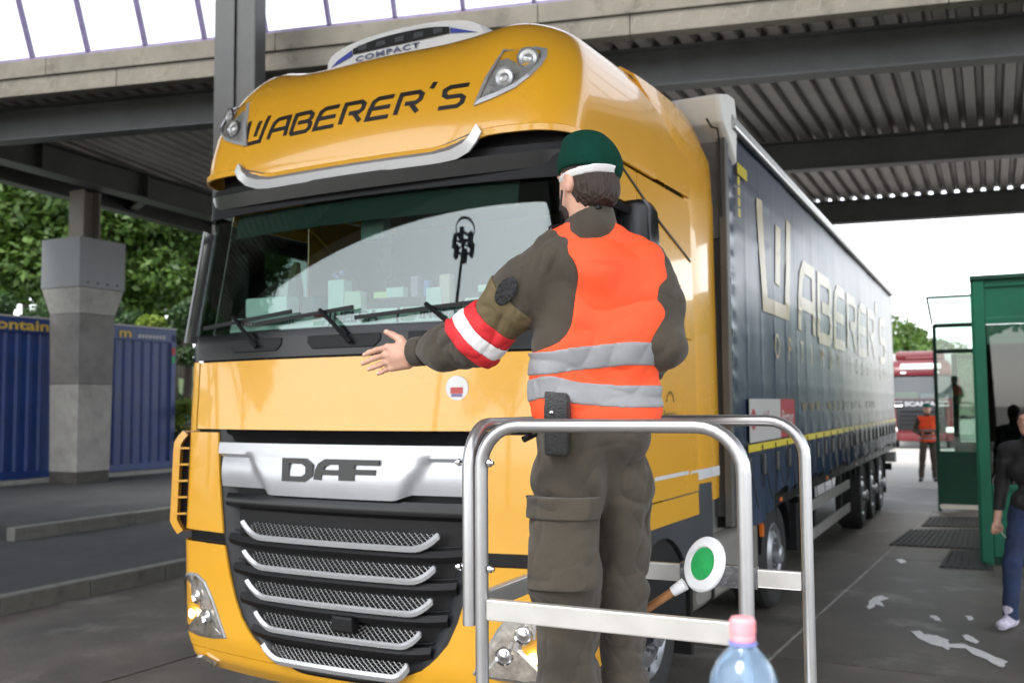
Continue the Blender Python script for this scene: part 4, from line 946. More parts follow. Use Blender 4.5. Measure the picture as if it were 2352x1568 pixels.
def ell(P, c, r, rot=None):
    q = [P[i]-c[i] for i in range(3)]
    if rot is not None:
        m = np.array(rot.to_matrix().transposed()) if hasattr(rot, 'to_matrix') else np.array(rot.transposed()); q = [m[i][0]*q[0]+m[i][1]*q[1]+m[i][2]*q[2] for i in range(3)]
    k0 = np.sqrt(sum((q[i]/r[i])**2 for i in range(3))); k1 = np.sqrt(sum((q[i]/r[i]**2)**2 for i in range(3)))+1e-9
    return k0*(k0-1)/k1
def plane(P, p, n):
    n = Vector(n).normalized(); return (P[0]-p[0])*n[0]+(P[1]-p[1])*n[1]+(P[2]-p[2])*n[2]
def nets(fn, lo, hi, h):
    ax = [np.arange(lo[i], hi[i]+h, h, dtype=np.float32) for i in range(3)]
    B = 5; nn_ = [int(math.ceil(len(a)/B)) for a in ax]              # narrow band: test block centres, evaluate only near the surface
    ca = [np.array([a[min(len(a)-1, i*B+B//2)] for i in range(m)], np.float32) for a, m in zip(ax, nn_)]
    Cb = np.meshgrid(*ca, indexing='ij'); fc = fn([c.ravel() for c in Cb]).reshape(nn_)
    near = np.abs(fc) < h*B*1.25+.05; up_ = lambda a: np.repeat(np.repeat(np.repeat(a, B, 0), B, 1), B, 2)[:len(ax[0]), :len(ax[1]), :len(ax[2])]
    m3 = up_(near); f = np.where(up_(fc) < 0, -1., 1.).astype(np.float32); ii = np.nonzero(m3)
    for c0 in range(0, len(ii[0]), 400000):
        sl_ = tuple(a[c0:c0+400000] for a in ii); f[sl_] = fn([ax[d][sl_[d]] for d in range(3)])
    f[0], f[-1], f[:, 0], f[:, -1], f[:, :, 0], f[:, :, -1] = 1, 1, 1, 1, 1, 1
    s = f < 0; n = np.array(f.shape)
    cs = [(i, j, k) for i in (0, 1) for j in (0, 1) for k in (0, 1)]
    sl = lambda a, c: a[c[0]:n[0]-1+c[0], c[1]:n[1]-1+c[1], c[2]:n[2]-1+c[2]]
    cnt = sum(sl(s, c).astype(np.int8) for c in cs); act = (cnt > 0) & (cnt < 8)
    I = np.argwhere(act); idx = -np.ones(act.shape, np.int64); idx[act] = np.arange(len(I))
    acc = np.zeros((len(I), 3)); w = np.zeros(len(I))
    for a in cs:
        for d in range(3):
            if a[d]: continue
            b = list(a); b[d] = 1
            fa = f[I[:, 0]+a[0], I[:, 1]+a[1], I[:, 2]+a[2]]; fb = f[I[:, 0]+b[0], I[:, 1]+b[1], I[:, 2]+b[2]]
            m = (fa < 0) != (fb < 0); t = np.where(m, fa/np.where(m, fa-fb, 1), 0)
            p = np.tile(np.array(a, float), (len(I), 1)); p[:, d] = t
            acc[m] += p[m]; w[m] += 1
    V = np.array([ax[i][0] for i in range(3)]) + (I+acc/w[:, None])*h
    F = []
    for d in range(3):
        e = [(1, 2), (2, 0), (0, 1)][d]
        m = np.diff(s.astype(np.int8), axis=d); 
        for sign in (1, -1):
            Q = np.argwhere(m == sign)
            ok = (Q[:, e[0]] > 0) & (Q[:, e[1]] > 0) & (Q[:, e[0]] < n[e[0]]-1) & (Q[:, e[1]] < n[e[1]]-1); Q = Q[ok]
            if not len(Q): continue
            def g(a, b):
                R_ = Q.copy(); R_[:, e[0]] -= a; R_[:, e[1]] -= b; return idx[R_[:, 0], R_[:, 1], R_[:, 2]]
            q = np.stack([g(0, 0), g(1, 0), g(1, 1), g(0, 1)], 1)
            F.append(q if sign < 0 else q[:, ::-1])
    return V, (np.concatenate(F) if F else np.zeros((0, 4), int))
def sdf_obj(name, fn, lo, hi, h, m, parent):
    V, F = nets(fn, lo, hi, h)
    ro = parent
    while ro.parent: ro = ro.parent
    off = np.array(ro.location); me = bpy.data.meshes.new(name); me.from_pydata((V-off).tolist(), [], F.tolist()); me.update()
    me.polygons.foreach_set('use_smooth', [True]*len(me.polygons)); me.materials.append(m)
    return link(name, me, parent)
def bounds(pts, pad):
    a = np.array([tuple(p) for p in pts]); return a.min(0)-pad, a.max(0)+pad
def sub(a, b): return np.maximum(a, -b)
def isec(*a):
    o = a[0]
    for q in a[1:]: o = np.maximum(o, q)
    return o

SKIN = mat('skin', (.60, .34, .25), .5, var=.10, vscale=18, bump=.06, bscale=90); SKIN.node_tree.nodes['Principled BSDF'].inputs['Subsurface Weight'].default_value = .12
SKIN.node_tree.nodes['Principled BSDF'].inputs['Subsurface Radius'].default_value = (.02, .008, .004)
OLIVE = mat('olive cloth', (.052, .042, .029), .85, var=.14, vscale=9, bump=.35, bscale=420, sheen=.15)
OLIVE2 = mat('khaki panel', (.125, .095, .045), .85, var=.1, vscale=9, bump=.35, bscale=420)
ORANGE = mat('orange vest cloth', (.95, .085, .018), .7, var=.05, vscale=6, bump=.2, bscale=500)
REFL = mat('grey reflective band', (.25, .255, .27), .45, var=.08, vscale=20, bump=.1, bscale=300)
HAIR = mat('brown hair', (.030, .016, .011), .6, var=.45, vscale=60, bump=.6, bscale=130, aniso=(1, 1, .25))
BERET = mat('green beret felt', (.003, .040, .026), .95, var=.15, vscale=30, bump=.3, bscale=350, spec=.15)
CLOTHW = mat('white tape', (.75, .75, .76), .7, bump=.1, bscale=60)
REDB = mat('red band', (.62, .018, .025), .7, bump=.2, bscale=300)
LEATHER = mat('black leather', (.013, .013, .014), .45, bump=.25, bscale=160)

wrinkle(OLIVE, 5.0, .6, .10, 1.0, (1, 1, .75)); wrinkle(ORANGE, 3.2, .45, .07, .8, (1, 1, .8)); wrinkle(OLIVE2, 6, .4, .06)
G = lambda x, y, d: atD(x, y, d)
PLAT = 0.87
D0 = 2.90
# ---------------------------------------------------------------- the guard in front
gr = G(1365, 1000, D0)
guard = thing('person', 'guard seen from behind in orange vest, left arm out, on the railed platform', 'person', (gr.x, gr.y, PLAT))
# joints
AL = [G(1268, 592, 2.90), G(1196, 672, 2.91), G(1092, 782, 2.97), G(1022, 800, 3.05), G(962, 807, 3.12)]
ALr = [.078, .086, .074, .056, .043]
AR = [G(1486, 616, 2.93), G(1520, 700, 2.91), G(1530, 795, 2.87), G(1492, 835, 3.02), G(1450, 850, 3.16)]
ARr = [.070, .062, .056, .048, .042]
TS = [(1308, 592, 1462, 604, .076), (1335, 690, 1470, 700, .104), (1308, 800, 1424, 800, .116), (1314, 935, 1424, 935, .113)]
def torso(P, grow=0.0):
    o = None
    for a, y, b, y2, r in TS:
        d = rcone(P, G(a, y, D0), G(b, y2, D0+.01), r+grow, r+grow, 1.28); o = d if o is None else sm(o, d, .09)
    o = sm(o, rcone(P, G(1360, 530, D0), G(1360, 600, D0), .055+grow, .11+grow, 1.1), .06)
    return o
def cloth_torso(P): return folds(P, (4.5, 4.5, 7), 2.0, .6)*.032 + folds(P, (12, 12, 15), 9.0, .6)*.011
def arm_l(P, g=0.0): return chain(P, AL, [r+g for r in ALr], .05)
def arm_folds(P): return folds(P, (11, 11, 8), 4.0, .6)*.026+folds(P, (24, 24, 18), 5.0, .7)*.010
def jacket(P):
    t = torso(P)+cloth_torso(P)*.7
    a = arm_l(P)+arm_folds(P); b = chain(P, AR, ARr, .05)+folds(P, (15, 15, 13), 6.0)*.018
    o = sm(sm(t, a, .045), b, .045)
    col = isec(rcone(P, G(1356, 530, 2.905), G(1350, 487, 2.92), .083, .078, 1.0), plane(P, G(1356, 493, 2.90), (-.32, .25, 1)))     # stand collar
    col = sub(col, rcone(P, G(1353, 520, 2.92), G(1348, 440, 2.93), .066, .068, 1.0)); o = sm(o, col, .012)
    o = np.maximum(o, -plane(P, G(1365, 985, D0), (0, 0, 1)))
    return o
lo, hi = bounds(AL+AR+[G(1350, 480, D0), G(1365, 1000, D0)], .16)
jk = sdf_obj('jacket', jacket, lo, hi, .005, OLIVE, guard)
# cuff edge
ax = (AL[-1]-AL[-2]).normalized()
sdf_obj('cuff', lambda P: isec(np.abs(rcone(P, AL[-1]-ax*.03, AL[-1]+ax*.03, .045, .044))-.0035, plane(P, AL[-1]+ax*.022, ax), -plane(P, AL[-1]-ax*.03, ax)), *bounds([AL[-1]], .08), .004, OLIVE, guard)
# body: head, neck, arms, hand, one surface
HC = G(1350, 418, 2.915); hrot = Matrix.Rotation(R(34), 3, 'Z') @ Matrix.Rotation(R(-6), 3, 'X')     # face turned away and to the left
def hl(x, y, z): return HC + hrot @ Vector((x, y, z))                                               # head frame: +y is the face
W0 = G(952, 808, 3.13); 
def finger(P, pts, rs): return chain(P, pts, rs, .006)
KN = [G(890, 797, 3.20), G(885, 815, 3.205), G(889, 831, 3.21), G(899, 845, 3.21)]
FI = [([KN[0], G(866, 803, 3.225), G(848, 809, 3.24), G(837, 815, 3.25)], [.0100, .0090, .0082, .0072]),
      ([KN[1], G(862, 822, 3.23), G(845, 829, 3.25), G(833, 835, 3.262)], [.0102, .0092, .0083, .0073]),
      ([KN[2], G(872, 838, 3.235), G(858, 843, 3.25), G(847, 848, 3.262)], [.0098, .0088, .0080, .0070]),
      ([KN[3], G(887, 849, 3.23), G(877, 854, 3.245), G(869, 858, 3.255)], [.0088, .0078, .0072, .0064])]
TH = ([G(938, 800, 3.165), G(919, 779, 3.185), G(902, 769, 3.195), G(887, 762, 3.20)], [.0165, .0130, .0108, .0090])
def hand(P):
    o = sm(rcone(P, W0, G(915, 818, 3.18), .027, .024, 1.2), rcone(P, AL[-2], W0, .036, .027), .02)
    for i, k in enumerate(KN): o = sm(o, rcone(P, G(938, 802+i*11, 3.16), k, .021-.001*i, .0125), .014)
    for p, r in FI: o = sm(o, finger(P, p, r), .005)
    o = sm(o, finger(P, *TH), .010)
    for k in KN: o = sm(o, ell(P, k-Vector((0, .008, 0)), (.008, .006, .008)), .008)
    return o
def head(P):
    o = ell(P, HC, (.077, .096, .112), hrot)
    o = sm(o, ell(P, hl(0, .045, -.062), (.052, .058, .058), hrot), .04)          # jaw
    o = sm(o, ell(P, hl(0, .100, -.022), (.012, .020, .020), hrot), .012)         # nose
    o = sm(o, ell(P, hl(0, .090, .012), (.012, .012, .03), hrot), .015)
    o = sm(o, ell(P, hl(0, .084, .034), (.05, .014, .010), hrot), .015)           # brow
    o = sm(o, ell(P, hl(0, .090, -.066), (.024, .012, .007), hrot), .008)         # lips
    o = sm(o, ell(P, hl(0, .084, -.098), (.022, .018, .016), hrot), .02)          # chin
    for s in (-1, 1):
        o = sub(o, ell(P, hl(s*.032, .100, .008), (.017, .016, .011), hrot)); o = sm(o, ell(P, hl(s*.032, .078, .008), (.013, .012, .011), hrot), .004)
        e = sub(ell(P, hl(s*.080, -.006, -.010), (.012, .022, .034), hrot), ell(P, hl(s*.094, .002, -.006), (.010, .010, .018), hrot)); o = sm(o, e, .006)
    o = sm(o, rcone(P, G(1352, 470, 2.92), G(1358, 560, 2.90), .058, .066), .03)
    return o
def body(P):
    o = head(P)
    t = torso(P, -.035); o = sm(o, t, .02)
    o = sm(o, chain(P, AL, [r-.03 for r in ALr], .03), .02); o = sm(o, chain(P, AR, [r-.03 for r in ARr], .03), .02)
    return o
def body_all(P): return sm(body(P), hand(P), .006)
# fine field near hand and head, so build the body with one mid resolution grid
lo, hi = bounds([G(828, 870, 3.27), G(1590, 320, 2.9), G(1365, 1000, 3.2)], .09)
def body_fast(P): return body_all(P)
bo = sdf_obj('body', body_fast, lo, hi, .0052, SKIN, guard)
ho = sdf_obj('hand_skin', hand, *bounds([q for p, _ in FI for q in p]+[W0, TH[0][-1]], .04), .0026, SKIN, bo)
for p, r in FI+[TH]:
    d = (p[-1]-p[-2]).normalized(); c = p[-1]-d*.003-Vector((0, .8, -.25)).normalized()*(r[-1]*.80)
    sdf_obj('nail', lambda P: ell(P, c, (.0065, .003, .0055)), *bounds([c], .012), .0016, mat('nail', (.72, .50, .44), .3), bo)
# hair, beret
def hairf(P):
    o = ell(P, HC+Vector((0, -.004, .004)), (.0825, .102, .112), hrot)
    o = sm(o, ell(P, hl(0, -.062, -.045), (.060, .040, .052), hrot), .03)
    fr = plane(P, hl(0, .012, 0), hrot @ Vector((0, 1, -.35))); o = np.maximum(o, fr)
    o = np.maximum(o, -plane(P, hl(0, -.05, -.098), hrot @ Vector((0, .35, 1))))
    for s in (-1, 1): o = sub(o, ell(P, hl(s*.085, -.004, -.014), (.016, .026, .040), hrot))
    return o + folds(P, (70, 70, 16), 3.0)*.006
sdf_obj('hair', hairf, *bounds([HC], .15), .0036, HAIR, guard)
BC = G(1349, 372, 2.91); brot = Matrix.Rotation(R(30), 3, 'Z') @ Matrix.Rotation(R(5), 3, 'Y')
def beretf(P, g=0.0):
    o = ell(P, BC+Vector((.002, 0, -.004)), (.089+g, .112+g, .090+g), brot)
    o = np.maximum(o, -plane(P, BC+Vector((0, 0, -.040)), Vector((.12, .10, 1))))
    lob = ell(P, BC+Vector((.056, -.005, -.030)), (.040+g, .062+g, .046+g), brot); o = sm(o, lob, .035)
    o = sm(o, ell(P, BC+Vector((-.012, -.01, .055)), (.055+g, .07+g, .030+g), brot), .03)
    return o
sdf_obj('beret', lambda P: beretf(P)+folds(P, (9, 9, 9), 8)*.006, *bounds([BC], .17), .0045, BERET, guard)
bn = Vector((-.055, .10, 1)).normalized()
bp = G(1347, 384, 2.80)
sdf_obj('white_band', lambda P: isec(ell(P, BC+Vector((0, 0, -.004)), (.0925, .1155, .0955), brot), np.abs(plane(P, bp, bn))-.0105), *bounds([BC], .16), .004, CLOTHW, guard)
bd = sdf_obj('beard', lambda P: isec(head(P)-.004, ell(P, hl(0, .055, -.085), (.068, .062, .048), hrot), plane(P, hl(0, .03, -.045), hrot @ Vector((0, -.3, 1))))+folds(P, (60, 60, 40), 2)*.003, *bounds([hl(0, .05, -.08)], .10), .004, HAIR, guard)
# headset wire and clip at the collar
b = MB(); off = Vector(guard.location)
b.tube([p-off for p in (hl(-.085, .02, -.03), hl(-.09, .03, -.09), G(1300, 512, 2.90), G(1270, 520, 2.88), G(1262, 522, 2.9), G(1262, 530, 2.93))], .0035, 6); b.build('headset_cable', BLK, guard, smooth=True)
MB().tube([G(1372, 470, 2.845)-off, G(1376, 480, 2.84)-off], .009, 8).build('cable_clip', BLK, guard)
# orange vest over the torso; big arm holes show the jacket
HEM = lambda P: plane(P, G(1360, 972, 2.80), Vector((.035, 0, 1)))
def vestf(P, g=0.0):
    o = torso(P, .014+g)+cloth_torso(P)
    o = sub(o, chain(P, [G(1195, 560, 2.9), G(1235, 650, 2.9), G(1238, 730, 2.9), G(1205, 752, 2.9)], [.085, .105, .085, .075], .05, .22))      # left arm hole
    o = sub(o, chain(P, [G(1598, 600, 2.9), G(1596, 690, 2.9), G(1590, 770, 2.9)], [.05, .05, .045], .04, .25))                              # right arm hole
    o = np.maximum(o, plane(P, G(1362, 507, 2.86), Vector((0, .35, 1))))
    o = sub(o, rcone(P, G(1358, 540, 2.96), G(1352, 470, 2.96), .072, .085))
    low = -HEM(P) + (folds(P, (6, 6, 2), 1.3))*.03
    return np.maximum(o, low)
lo, hi = bounds([G(1180, 1020, D0), G(1560, 490, D0)], .05); lo[1] -= .14; hi[1] += .14
sdf_obj('vest', vestf, lo, hi, .0048, ORANGE, guard)
def stripef(yl, yr, th, amp, sd):
    pl = G(1205, yl, D0); pr = G(1518, yr, D0); d = pr-pl; nrm = Vector((-d.z, 0, d.x)).normalized()
    def f(P):
        wv = plane(P, pl, nrm) + amp*np.exp(-((P[0]-G(1255, 800, D0).x)/.07)**2) + (vnoise(P[0]*9+sd, P[1]*5, P[2]*2)-.5)*.012
        return isec(vestf(P, .0035), np.abs(wv)-th)
    return f
slo, shi = lo.copy(), hi.copy()
sdf_obj('reflective_stripe', stripef(832, 812, .034, .010, 1), slo, shi, .0048, REFL, guard)
sdf_obj('reflective_stripe', stripef(908, 912, .033, -.022, 5), slo, shi, .0048, REFL, guard)
# arm band, khaki panel and oval badge on the upper arm
a0, a1 = AL[1], AL[2]; ad = (a1-a0).normalized(); aL = (a1-a0).length
def around(t0, t1, g):
    p0, p1 = a0+ad*t0*aL, a0+ad*t1*aL
    return lambda P: isec(arm_l(P, g)+arm_folds(P)*.9, plane(P, p1, ad), -plane(P, p0, ad))
alo, ahi = bounds([a0, a1], .14)
sdf_obj('sleeve_panel', around(.10, .58, .006), alo, ahi, .0045, OLIVE2, guard)
for t0, t1, m_, nm in ((.56, .76, REDB, 'armband'), (.758, .965, CLOTHW, 'armband'), (.963, 1.16, REDB, 'armband')):
    sdf_obj(nm, around(t0, t1, .011), alo, ahi, .0045, m_, guard)
bc = G(1162, 668, 2.82)
sdf_obj('sleeve_badge', lambda P: isec(arm_l(P, .0115)+arm_folds(P)*.9, ell(P, bc, (.028, .10, .046), Matrix.Rotation(R(32), 3, 'Y'))), alo, ahi, .0035, mat('badge dark', (.018, .018, .02), .7, bump=.8, bscale=120, var=.6, vscale=70), guard)
# wrist watch
wx = (W0-AL[-2]).normalized(); wp = AL[-1]+wx*.020
wv = Matrix.Translation(wp-off) @ wx.to_track_quat('Z', 'Y').to_matrix().to_4x4()
wt = MB().lathe([(.030, -.010), (.033, -.008), (.033, .008), (.030, .010)], 20, wv, close=True).build('watch_strap', mat('watch strap', (.14, .045, .02), .5), guard)
fp = wp-off+Vector((-.006, -.033, .004)); MF = Matrix.Translation(fp) @ Vector((-.25, -1, .1)).to_track_quat('Z', 'Y').to_matrix().to_4x4()
MB().lathe([(.019, -.006), (.021, .002), (.018, .006), (.016, .004), (.001, .004)], 20, MF).build('watch_case', mat('watch steel', (.25, .25, .26), .2, .9), wt, smooth=True)
# trousers
LL = [G(1318, 1000, 2.885), G(1305, 1120, 2.875), G(1302, 1330, 2.855), G(1312, 1560, 2.88)]; LL.append(Vector((LL[-1].x+.005, LL[-1].y+.02, PLAT+.09)))
RL = [G(1412, 1000, 2.94), G(1420, 1120, 2.96), G(1424, 1340, 2.97), G(1436, 1570, 3.0)]; RL.append(Vector((RL[-1].x+.01, RL[-1].y+.02, PLAT+.09)))
def leg_l(P, g=0.0): return chain(P, LL, [.092+g, .103+g, .096+g, .088+g, .075+g], .03)
def tfold(P): return folds(P, (5, 5, 8), 11.0, .6)*.036+folds(P, (7, 7, 2.5), 15, .7)*.022+folds(P, (13, 13, 19), 12.0, .6)*.010
def trous(P):
    o = sm(leg_l(P), chain(P, RL, [.092, .098, .084, .080, .072], .03), .018)
    o = sm(o, rcone(P, G(1322, 985, D0), G(1420, 985, D0), .098, .098, 1.15), .04) + tfold(P)
    return np.maximum(o, plane(P, G(1365, 940, D0), (0, 0, 1)))
lo, hi = bounds(LL+RL+[G(1365, 930, D0)], .13); 
sdf_obj('trousers', trous, lo, hi, .005, OLIVE, guard)
def pocket(x0, x1, y0, y1, g):
    c0 = G(x0, y0, 2.78); c1 = G(x1, y1, 2.78)
    def f(P):
        sk = (P[2]-c1.z)*.04
        return isec(leg_l(P, g)+tfold(P)*.8, c0.x-P[0]+sk, P[0]-c1.x-sk, c1.z-P[2], P[2]-c0.z-(P[0]-c0.x)*.10*0, P[1]-2.90)
    return f
plo, phi = bounds([G(1215, 1400, 2.85), G(1390, 1100, 2.85)], .1)
sdf_obj('cargo_pocket', pocket(1210, 1374, 1172, 1352, .020), plo, phi, .005, OLIVE, guard)
sdf_obj('pocket_flap', pocket(1205, 1380, 1143, 1192, .029), plo, phi, .005, OLIVE, guard)
for L_ in (LL, RL):
    p = L_[-1]; 
    sdf_obj('boot', lambda P: np.maximum(sm(rcone(P, Vector((p.x, p.y, PLAT+.16)), Vector((p.x, p.y, PLAT+.07)), .058, .052), rcone(P, Vector((p.x, p.y-.03, PLAT+.042)), Vector((p.x+.02, p.y+.17, PLAT+.036)), .046, .042), .03), PLAT+.001-P[2]), *bounds([(p.x, p.y, PLAT), (p.x, p.y+.2, PLAT+.25)], .09), .008, LEATHER, guard)
# holster on the belt at the back
hp = G(1279, 975, 2.765)-off
hM = Matrix.Translation(hp) @ Matrix.Rotation(R(-14), 4, 'Z')
b = MB(); b.prism([(-.036, -.088), (.034, -.090), (.040, .03), (.036, .088), (-.028, .092), (-.036, .05)], lambda a, c, d: hM @ Vector((a, d, c)), -.022, .03); hs = b.build('holster', LEATHER, guard, bevel=.014, smooth=True)
b = MB(); b.prism([(-.03, .005), (.034, .0), (.038, .09), (-.03, .096)], lambda a, c, d: hM @ Vector((a, d, c)), -.032, -.020); b.build('holster_flap', LEATHER, hs, bevel=.008, smooth=True)
MB().lathe([(.007, 0), (.005, .004), (.001, .005)], 10, hM @ Matrix.Translation((-.008, -.033, .035)) @ Matrix.Rotation(R(90), 4, 'X')).build('snap', CHROME, hs, smooth=True)
tp = G(1218, 1000, 2.86)-off
b = MB(); b.tube([tp, tp+Vector((-.02, .02, -.012)), tp+Vector((.05, .03, .02))], [.012, .010, .008], 8); b.build('radio_antenna', BLK, guard, smooth=True)
belt = sdf_obj('belt', lambda P: isec(rcone(P, G(1322, 985, D0), G(1420, 985, D0), .106, .106, 1.15)+tfold(P), np.abs(plane(P, G(1365, 968, D0), (0, 0, 1)))-.022), *bounds([G(1322, 985, D0), G(1420, 985, D0)], .14), .006, LEATHER, guard)

# ---------------------------------------------------------------- other people, coarser
def figure(name, label, loc, rz, H, pose, cols, h=.011):
    """pose: dict of joints in the person's own frame (x right, y forward, z up), metres for 1.80 m"""
    t = thing(name, label, 'person', loc, 0); k = H/1.80; Mr = Matrix.Rotation(rz, 3, 'Z'); L0 = Vector(loc)
    J = lambda *p: L0 + (Mr @ Vector(p))*k
    def parts():
        tor = lambda P, g=0: sm(sm(rcone(P, J(-.13, 0, 1.44), J(.13, 0, 1.44), (.075+g)*k, (.075+g)*k), rcone(P, J(-.07, 0, 1.25), J(.07, 0, 1.25), (.11+g)*k, (.11+g)*k), .08*k), rcone(P, J(-.06, 0, 1.0), J(.06, 0, 1.0), (.115+g)*k, (.115+g)*k), .08*k)
        return tor
    tor = parts(); fl = lambda P, a=.016: folds(P, (8/k, 8/k, 11/k), H*7)*a
    arms = [[J(*q) for q in pose['arm_l']], [J(*q) for q in pose['arm_r']]]; legs = [[J(*q) for q in pose['leg_l']], [J(*q) for q in pose['leg_r']]]
    allp = arms[0]+arms[1]+legs[0]+legs[1]
    def jack(P):
        o = tor(P)
        for a in arms: o = sm(o, chain(P, a[:-1], [.072*k, .06*k, .045*k][:len(a)-1], .03), .04)
        return np.maximum(sm(o, rcone(P, J(0, 0, 1.46), J(0, 0, 1.54), .075*k, .07*k), .02)+fl(P), J(0, 0, cols.get('hem', .92)).z-P[2])
    lo, hi = bounds(arms[0]+arms[1]+[J(0, 0, 1.56), J(0, 0, .85)], .15); sdf_obj('jacket', jack, lo, hi, h, cols['jacket'], t)
    def tr_(P):
        o = sm(chain(P, legs[0][:-1], [.095*k, .075*k, .062*k], .03), chain(P, legs[1][:-1], [.095*k, .075*k, .062*k], .03), .03)
        return np.maximum(o+fl(P, .02), P[2]-J(0, 0, 1.02).z)
    lo, hi = bounds(legs[0]+legs[1]+[J(0, 0, 1.02)], .14); sdf_obj('trousers', tr_, lo, hi, h, cols['trousers'], t)
    hr = Matrix.Rotation(rz+pose.get('head_yaw', 0), 3, 'Z'); hc = J(0, .01, 1.665); q = lambda x, y, z: hc + (hr @ Vector((x, y, z)))*k
    def bod(P):
        o = ell(P, hc, (.076*k, .096*k, .112*k), hr); o = sm(o, ell(P, q(0, .05, -.065), (.05*k, .055*k, .055*k), hr), .03)
        o = sm(o, ell(P, q(0, .102, -.02), (.012*k, .02*k, .022*k), hr), .012); o = sm(o, ell(P, q(0, .086, .034), (.05*k, .014*k, .010*k), hr), .012); o = sm(o, ell(P, q(0, .092, -.066), (.024*k, .01*k, .007*k), hr), .008)
        for s in (-1, 1):
            o = sub(o, ell(P, q(s*.032, .104, .008), (.017*k, .016*k, .011*k), hr)); o = sm(o, ell(P, q(s*.08, -.005, -.01), (.012*k, .022*k, .033*k), hr), .006)
        o = sm(o, rcone(P, q(0, -.01, -.06), J(0, 0, 1.45), .055*k, .06*k), .02); o = sm(o, tor(P, -.04), .02)
        for a in arms:
            o = sm(o, chain(P, a, [.04*k, .035*k, .028*k, .03*k][:len(a)], .02), .02)
            d = (a[-1]-a[-2]).normalized(); sd = d.cross(Vector((0, 1, .2))).normalized()
            for f in range(4): o = sm(o, chain(P, [a[-1]+sd*(f-1.5)*.019*k, a[-1]+sd*(f-1.5)*.021*k+d*.05*k, a[-1]+sd*(f-1.5)*.019*k+d*(.085-.008*abs(f-1.3))*k+Vector((0, .02, 0))], [.011*k, .010*k, .008*k], .006), .006)
            o = sm(o, chain(P, [a[-1]-d*.02*k+sd*.02*k, a[-1]+sd*.05*k+d*.015*k, a[-1]+sd*.055*k+d*.05*k], [.014*k, .011*k, .009*k], .006), .008)
        for l in legs: o = sm(o, chain(P, l[:-1], [.05*k]*3, .02), .02)
        return o
    lo, hi = bounds(allp+[J(0, 0, 1.82)], .13); sdf_obj('body', bod, lo, hi, h*.9, SKIN, t)
    for l in legs:
        a, e = l[-2], l[-1]; d = e-a; d.z = 0; d = (d if d.length > .01 else hr @ Vector((0, 1, 0))).normalized()
        zf = min(e.z, a.z)
        sdf_obj('shoe', lambda P: np.maximum(sm(rcone(P, a+Vector((0, 0, .06)), a+Vector((0, 0, -.02)), .056*k, .05*k), rcone(P, Vector((a.x, a.y, e.z+.01))-d*.04, Vector((e.x, e.y, e.z)), .048*k, .042*k), .03), e.z-.04*k-P[2]), *bounds([a, e, a+Vector((0, 0, .1))], .09), h*.8, cols['shoe'], t)
    return t, J, tor, hc, hr, k, q
# second guard by the red lorry
g2 = atZ(2135, 1104, 0); yaw2 = math.atan2(g2.x, -g2.y)+math.pi-math.pi
face = Vector((-g2.x, -g2.y, 0)).normalized(); rz2 = math.atan2(-face.x, face.y)
pose2 = dict(arm_l=[(-.19, 0, 1.42), (-.30, .02, 1.17), (-.16, .24, 1.10), (-.07, .28, 1.10)], arm_r=[(.19, 0, 1.42), (.28, .02, 1.17), (.14, .24, 1.08), (.06, .28, 1.09)],
             leg_l=[(-.09, 0, .95), (-.11, .10, .52), (-.12, .0, .10), (-.14, .14, .04)], leg_r=[(.09, 0, .95), (.13, .16, .53), (.17, .20, .12), (.19, .36, .045)])
G2, J2, tor2, hc2, hr2, k2, q2 = figure('person', 'far guard in orange vest and teal beret walking before the red lorry', (g2.x, g2.y, 0), rz2, 1.86, pose2, dict(jacket=OLIVE, trousers=OLIVE, shoe=LEATHER, hem=.88), h=.014)
lo, hi = bounds([J2(-.3, .2, .9), J2(.3, -.2, 1.6)], .12)
def v2(P, g=0.0):
    o = tor2(P, .03+g)+folds(P, (7, 7, 9), 3)*.015
    o = np.maximum(o, J2(0, 0, .90).z-P[2]); o = np.maximum(o, P[2]-J2(0, 0, 1.50).z)
    for s in (-1, 1): o = sub(o, ell(P, J2(s*.27, 0, 1.36), (.10, .14, .16)))
    return sub(o, rcone(P, J2(0, .16, 1.60), J2(0, .15, 1.27), .11, .02))
vg = sdf_obj('vest', v2, lo, hi, .012, ORANGE, G2)
for z in (1.17, .99): sdf_obj('reflective_stripe', lambda P: isec(v2(P, .008), np.abs(P[2]-J2(0, 0, z).z)-.028), lo, hi, .011, REFL, G2)
sdf_obj('beret', lambda P: np.maximum(ell(P, hc2+Vector((0, 0, .055)), (.10*k2, .115*k2, .085*k2), hr2), hc2.z+.035-P[2]), *bounds([hc2], .2), .012, mat('teal beret', (.01, .13, .095), .9), G2)
MB().box((-.09, .0, -.03), (.09, .06, .03), Matrix.Translation(J2(0, .31, 1.11)-Vector(G2.location)) @ Matrix.Rotation(rz2, 4, 'Z')).build('device', BLK, G2, bevel=.01)
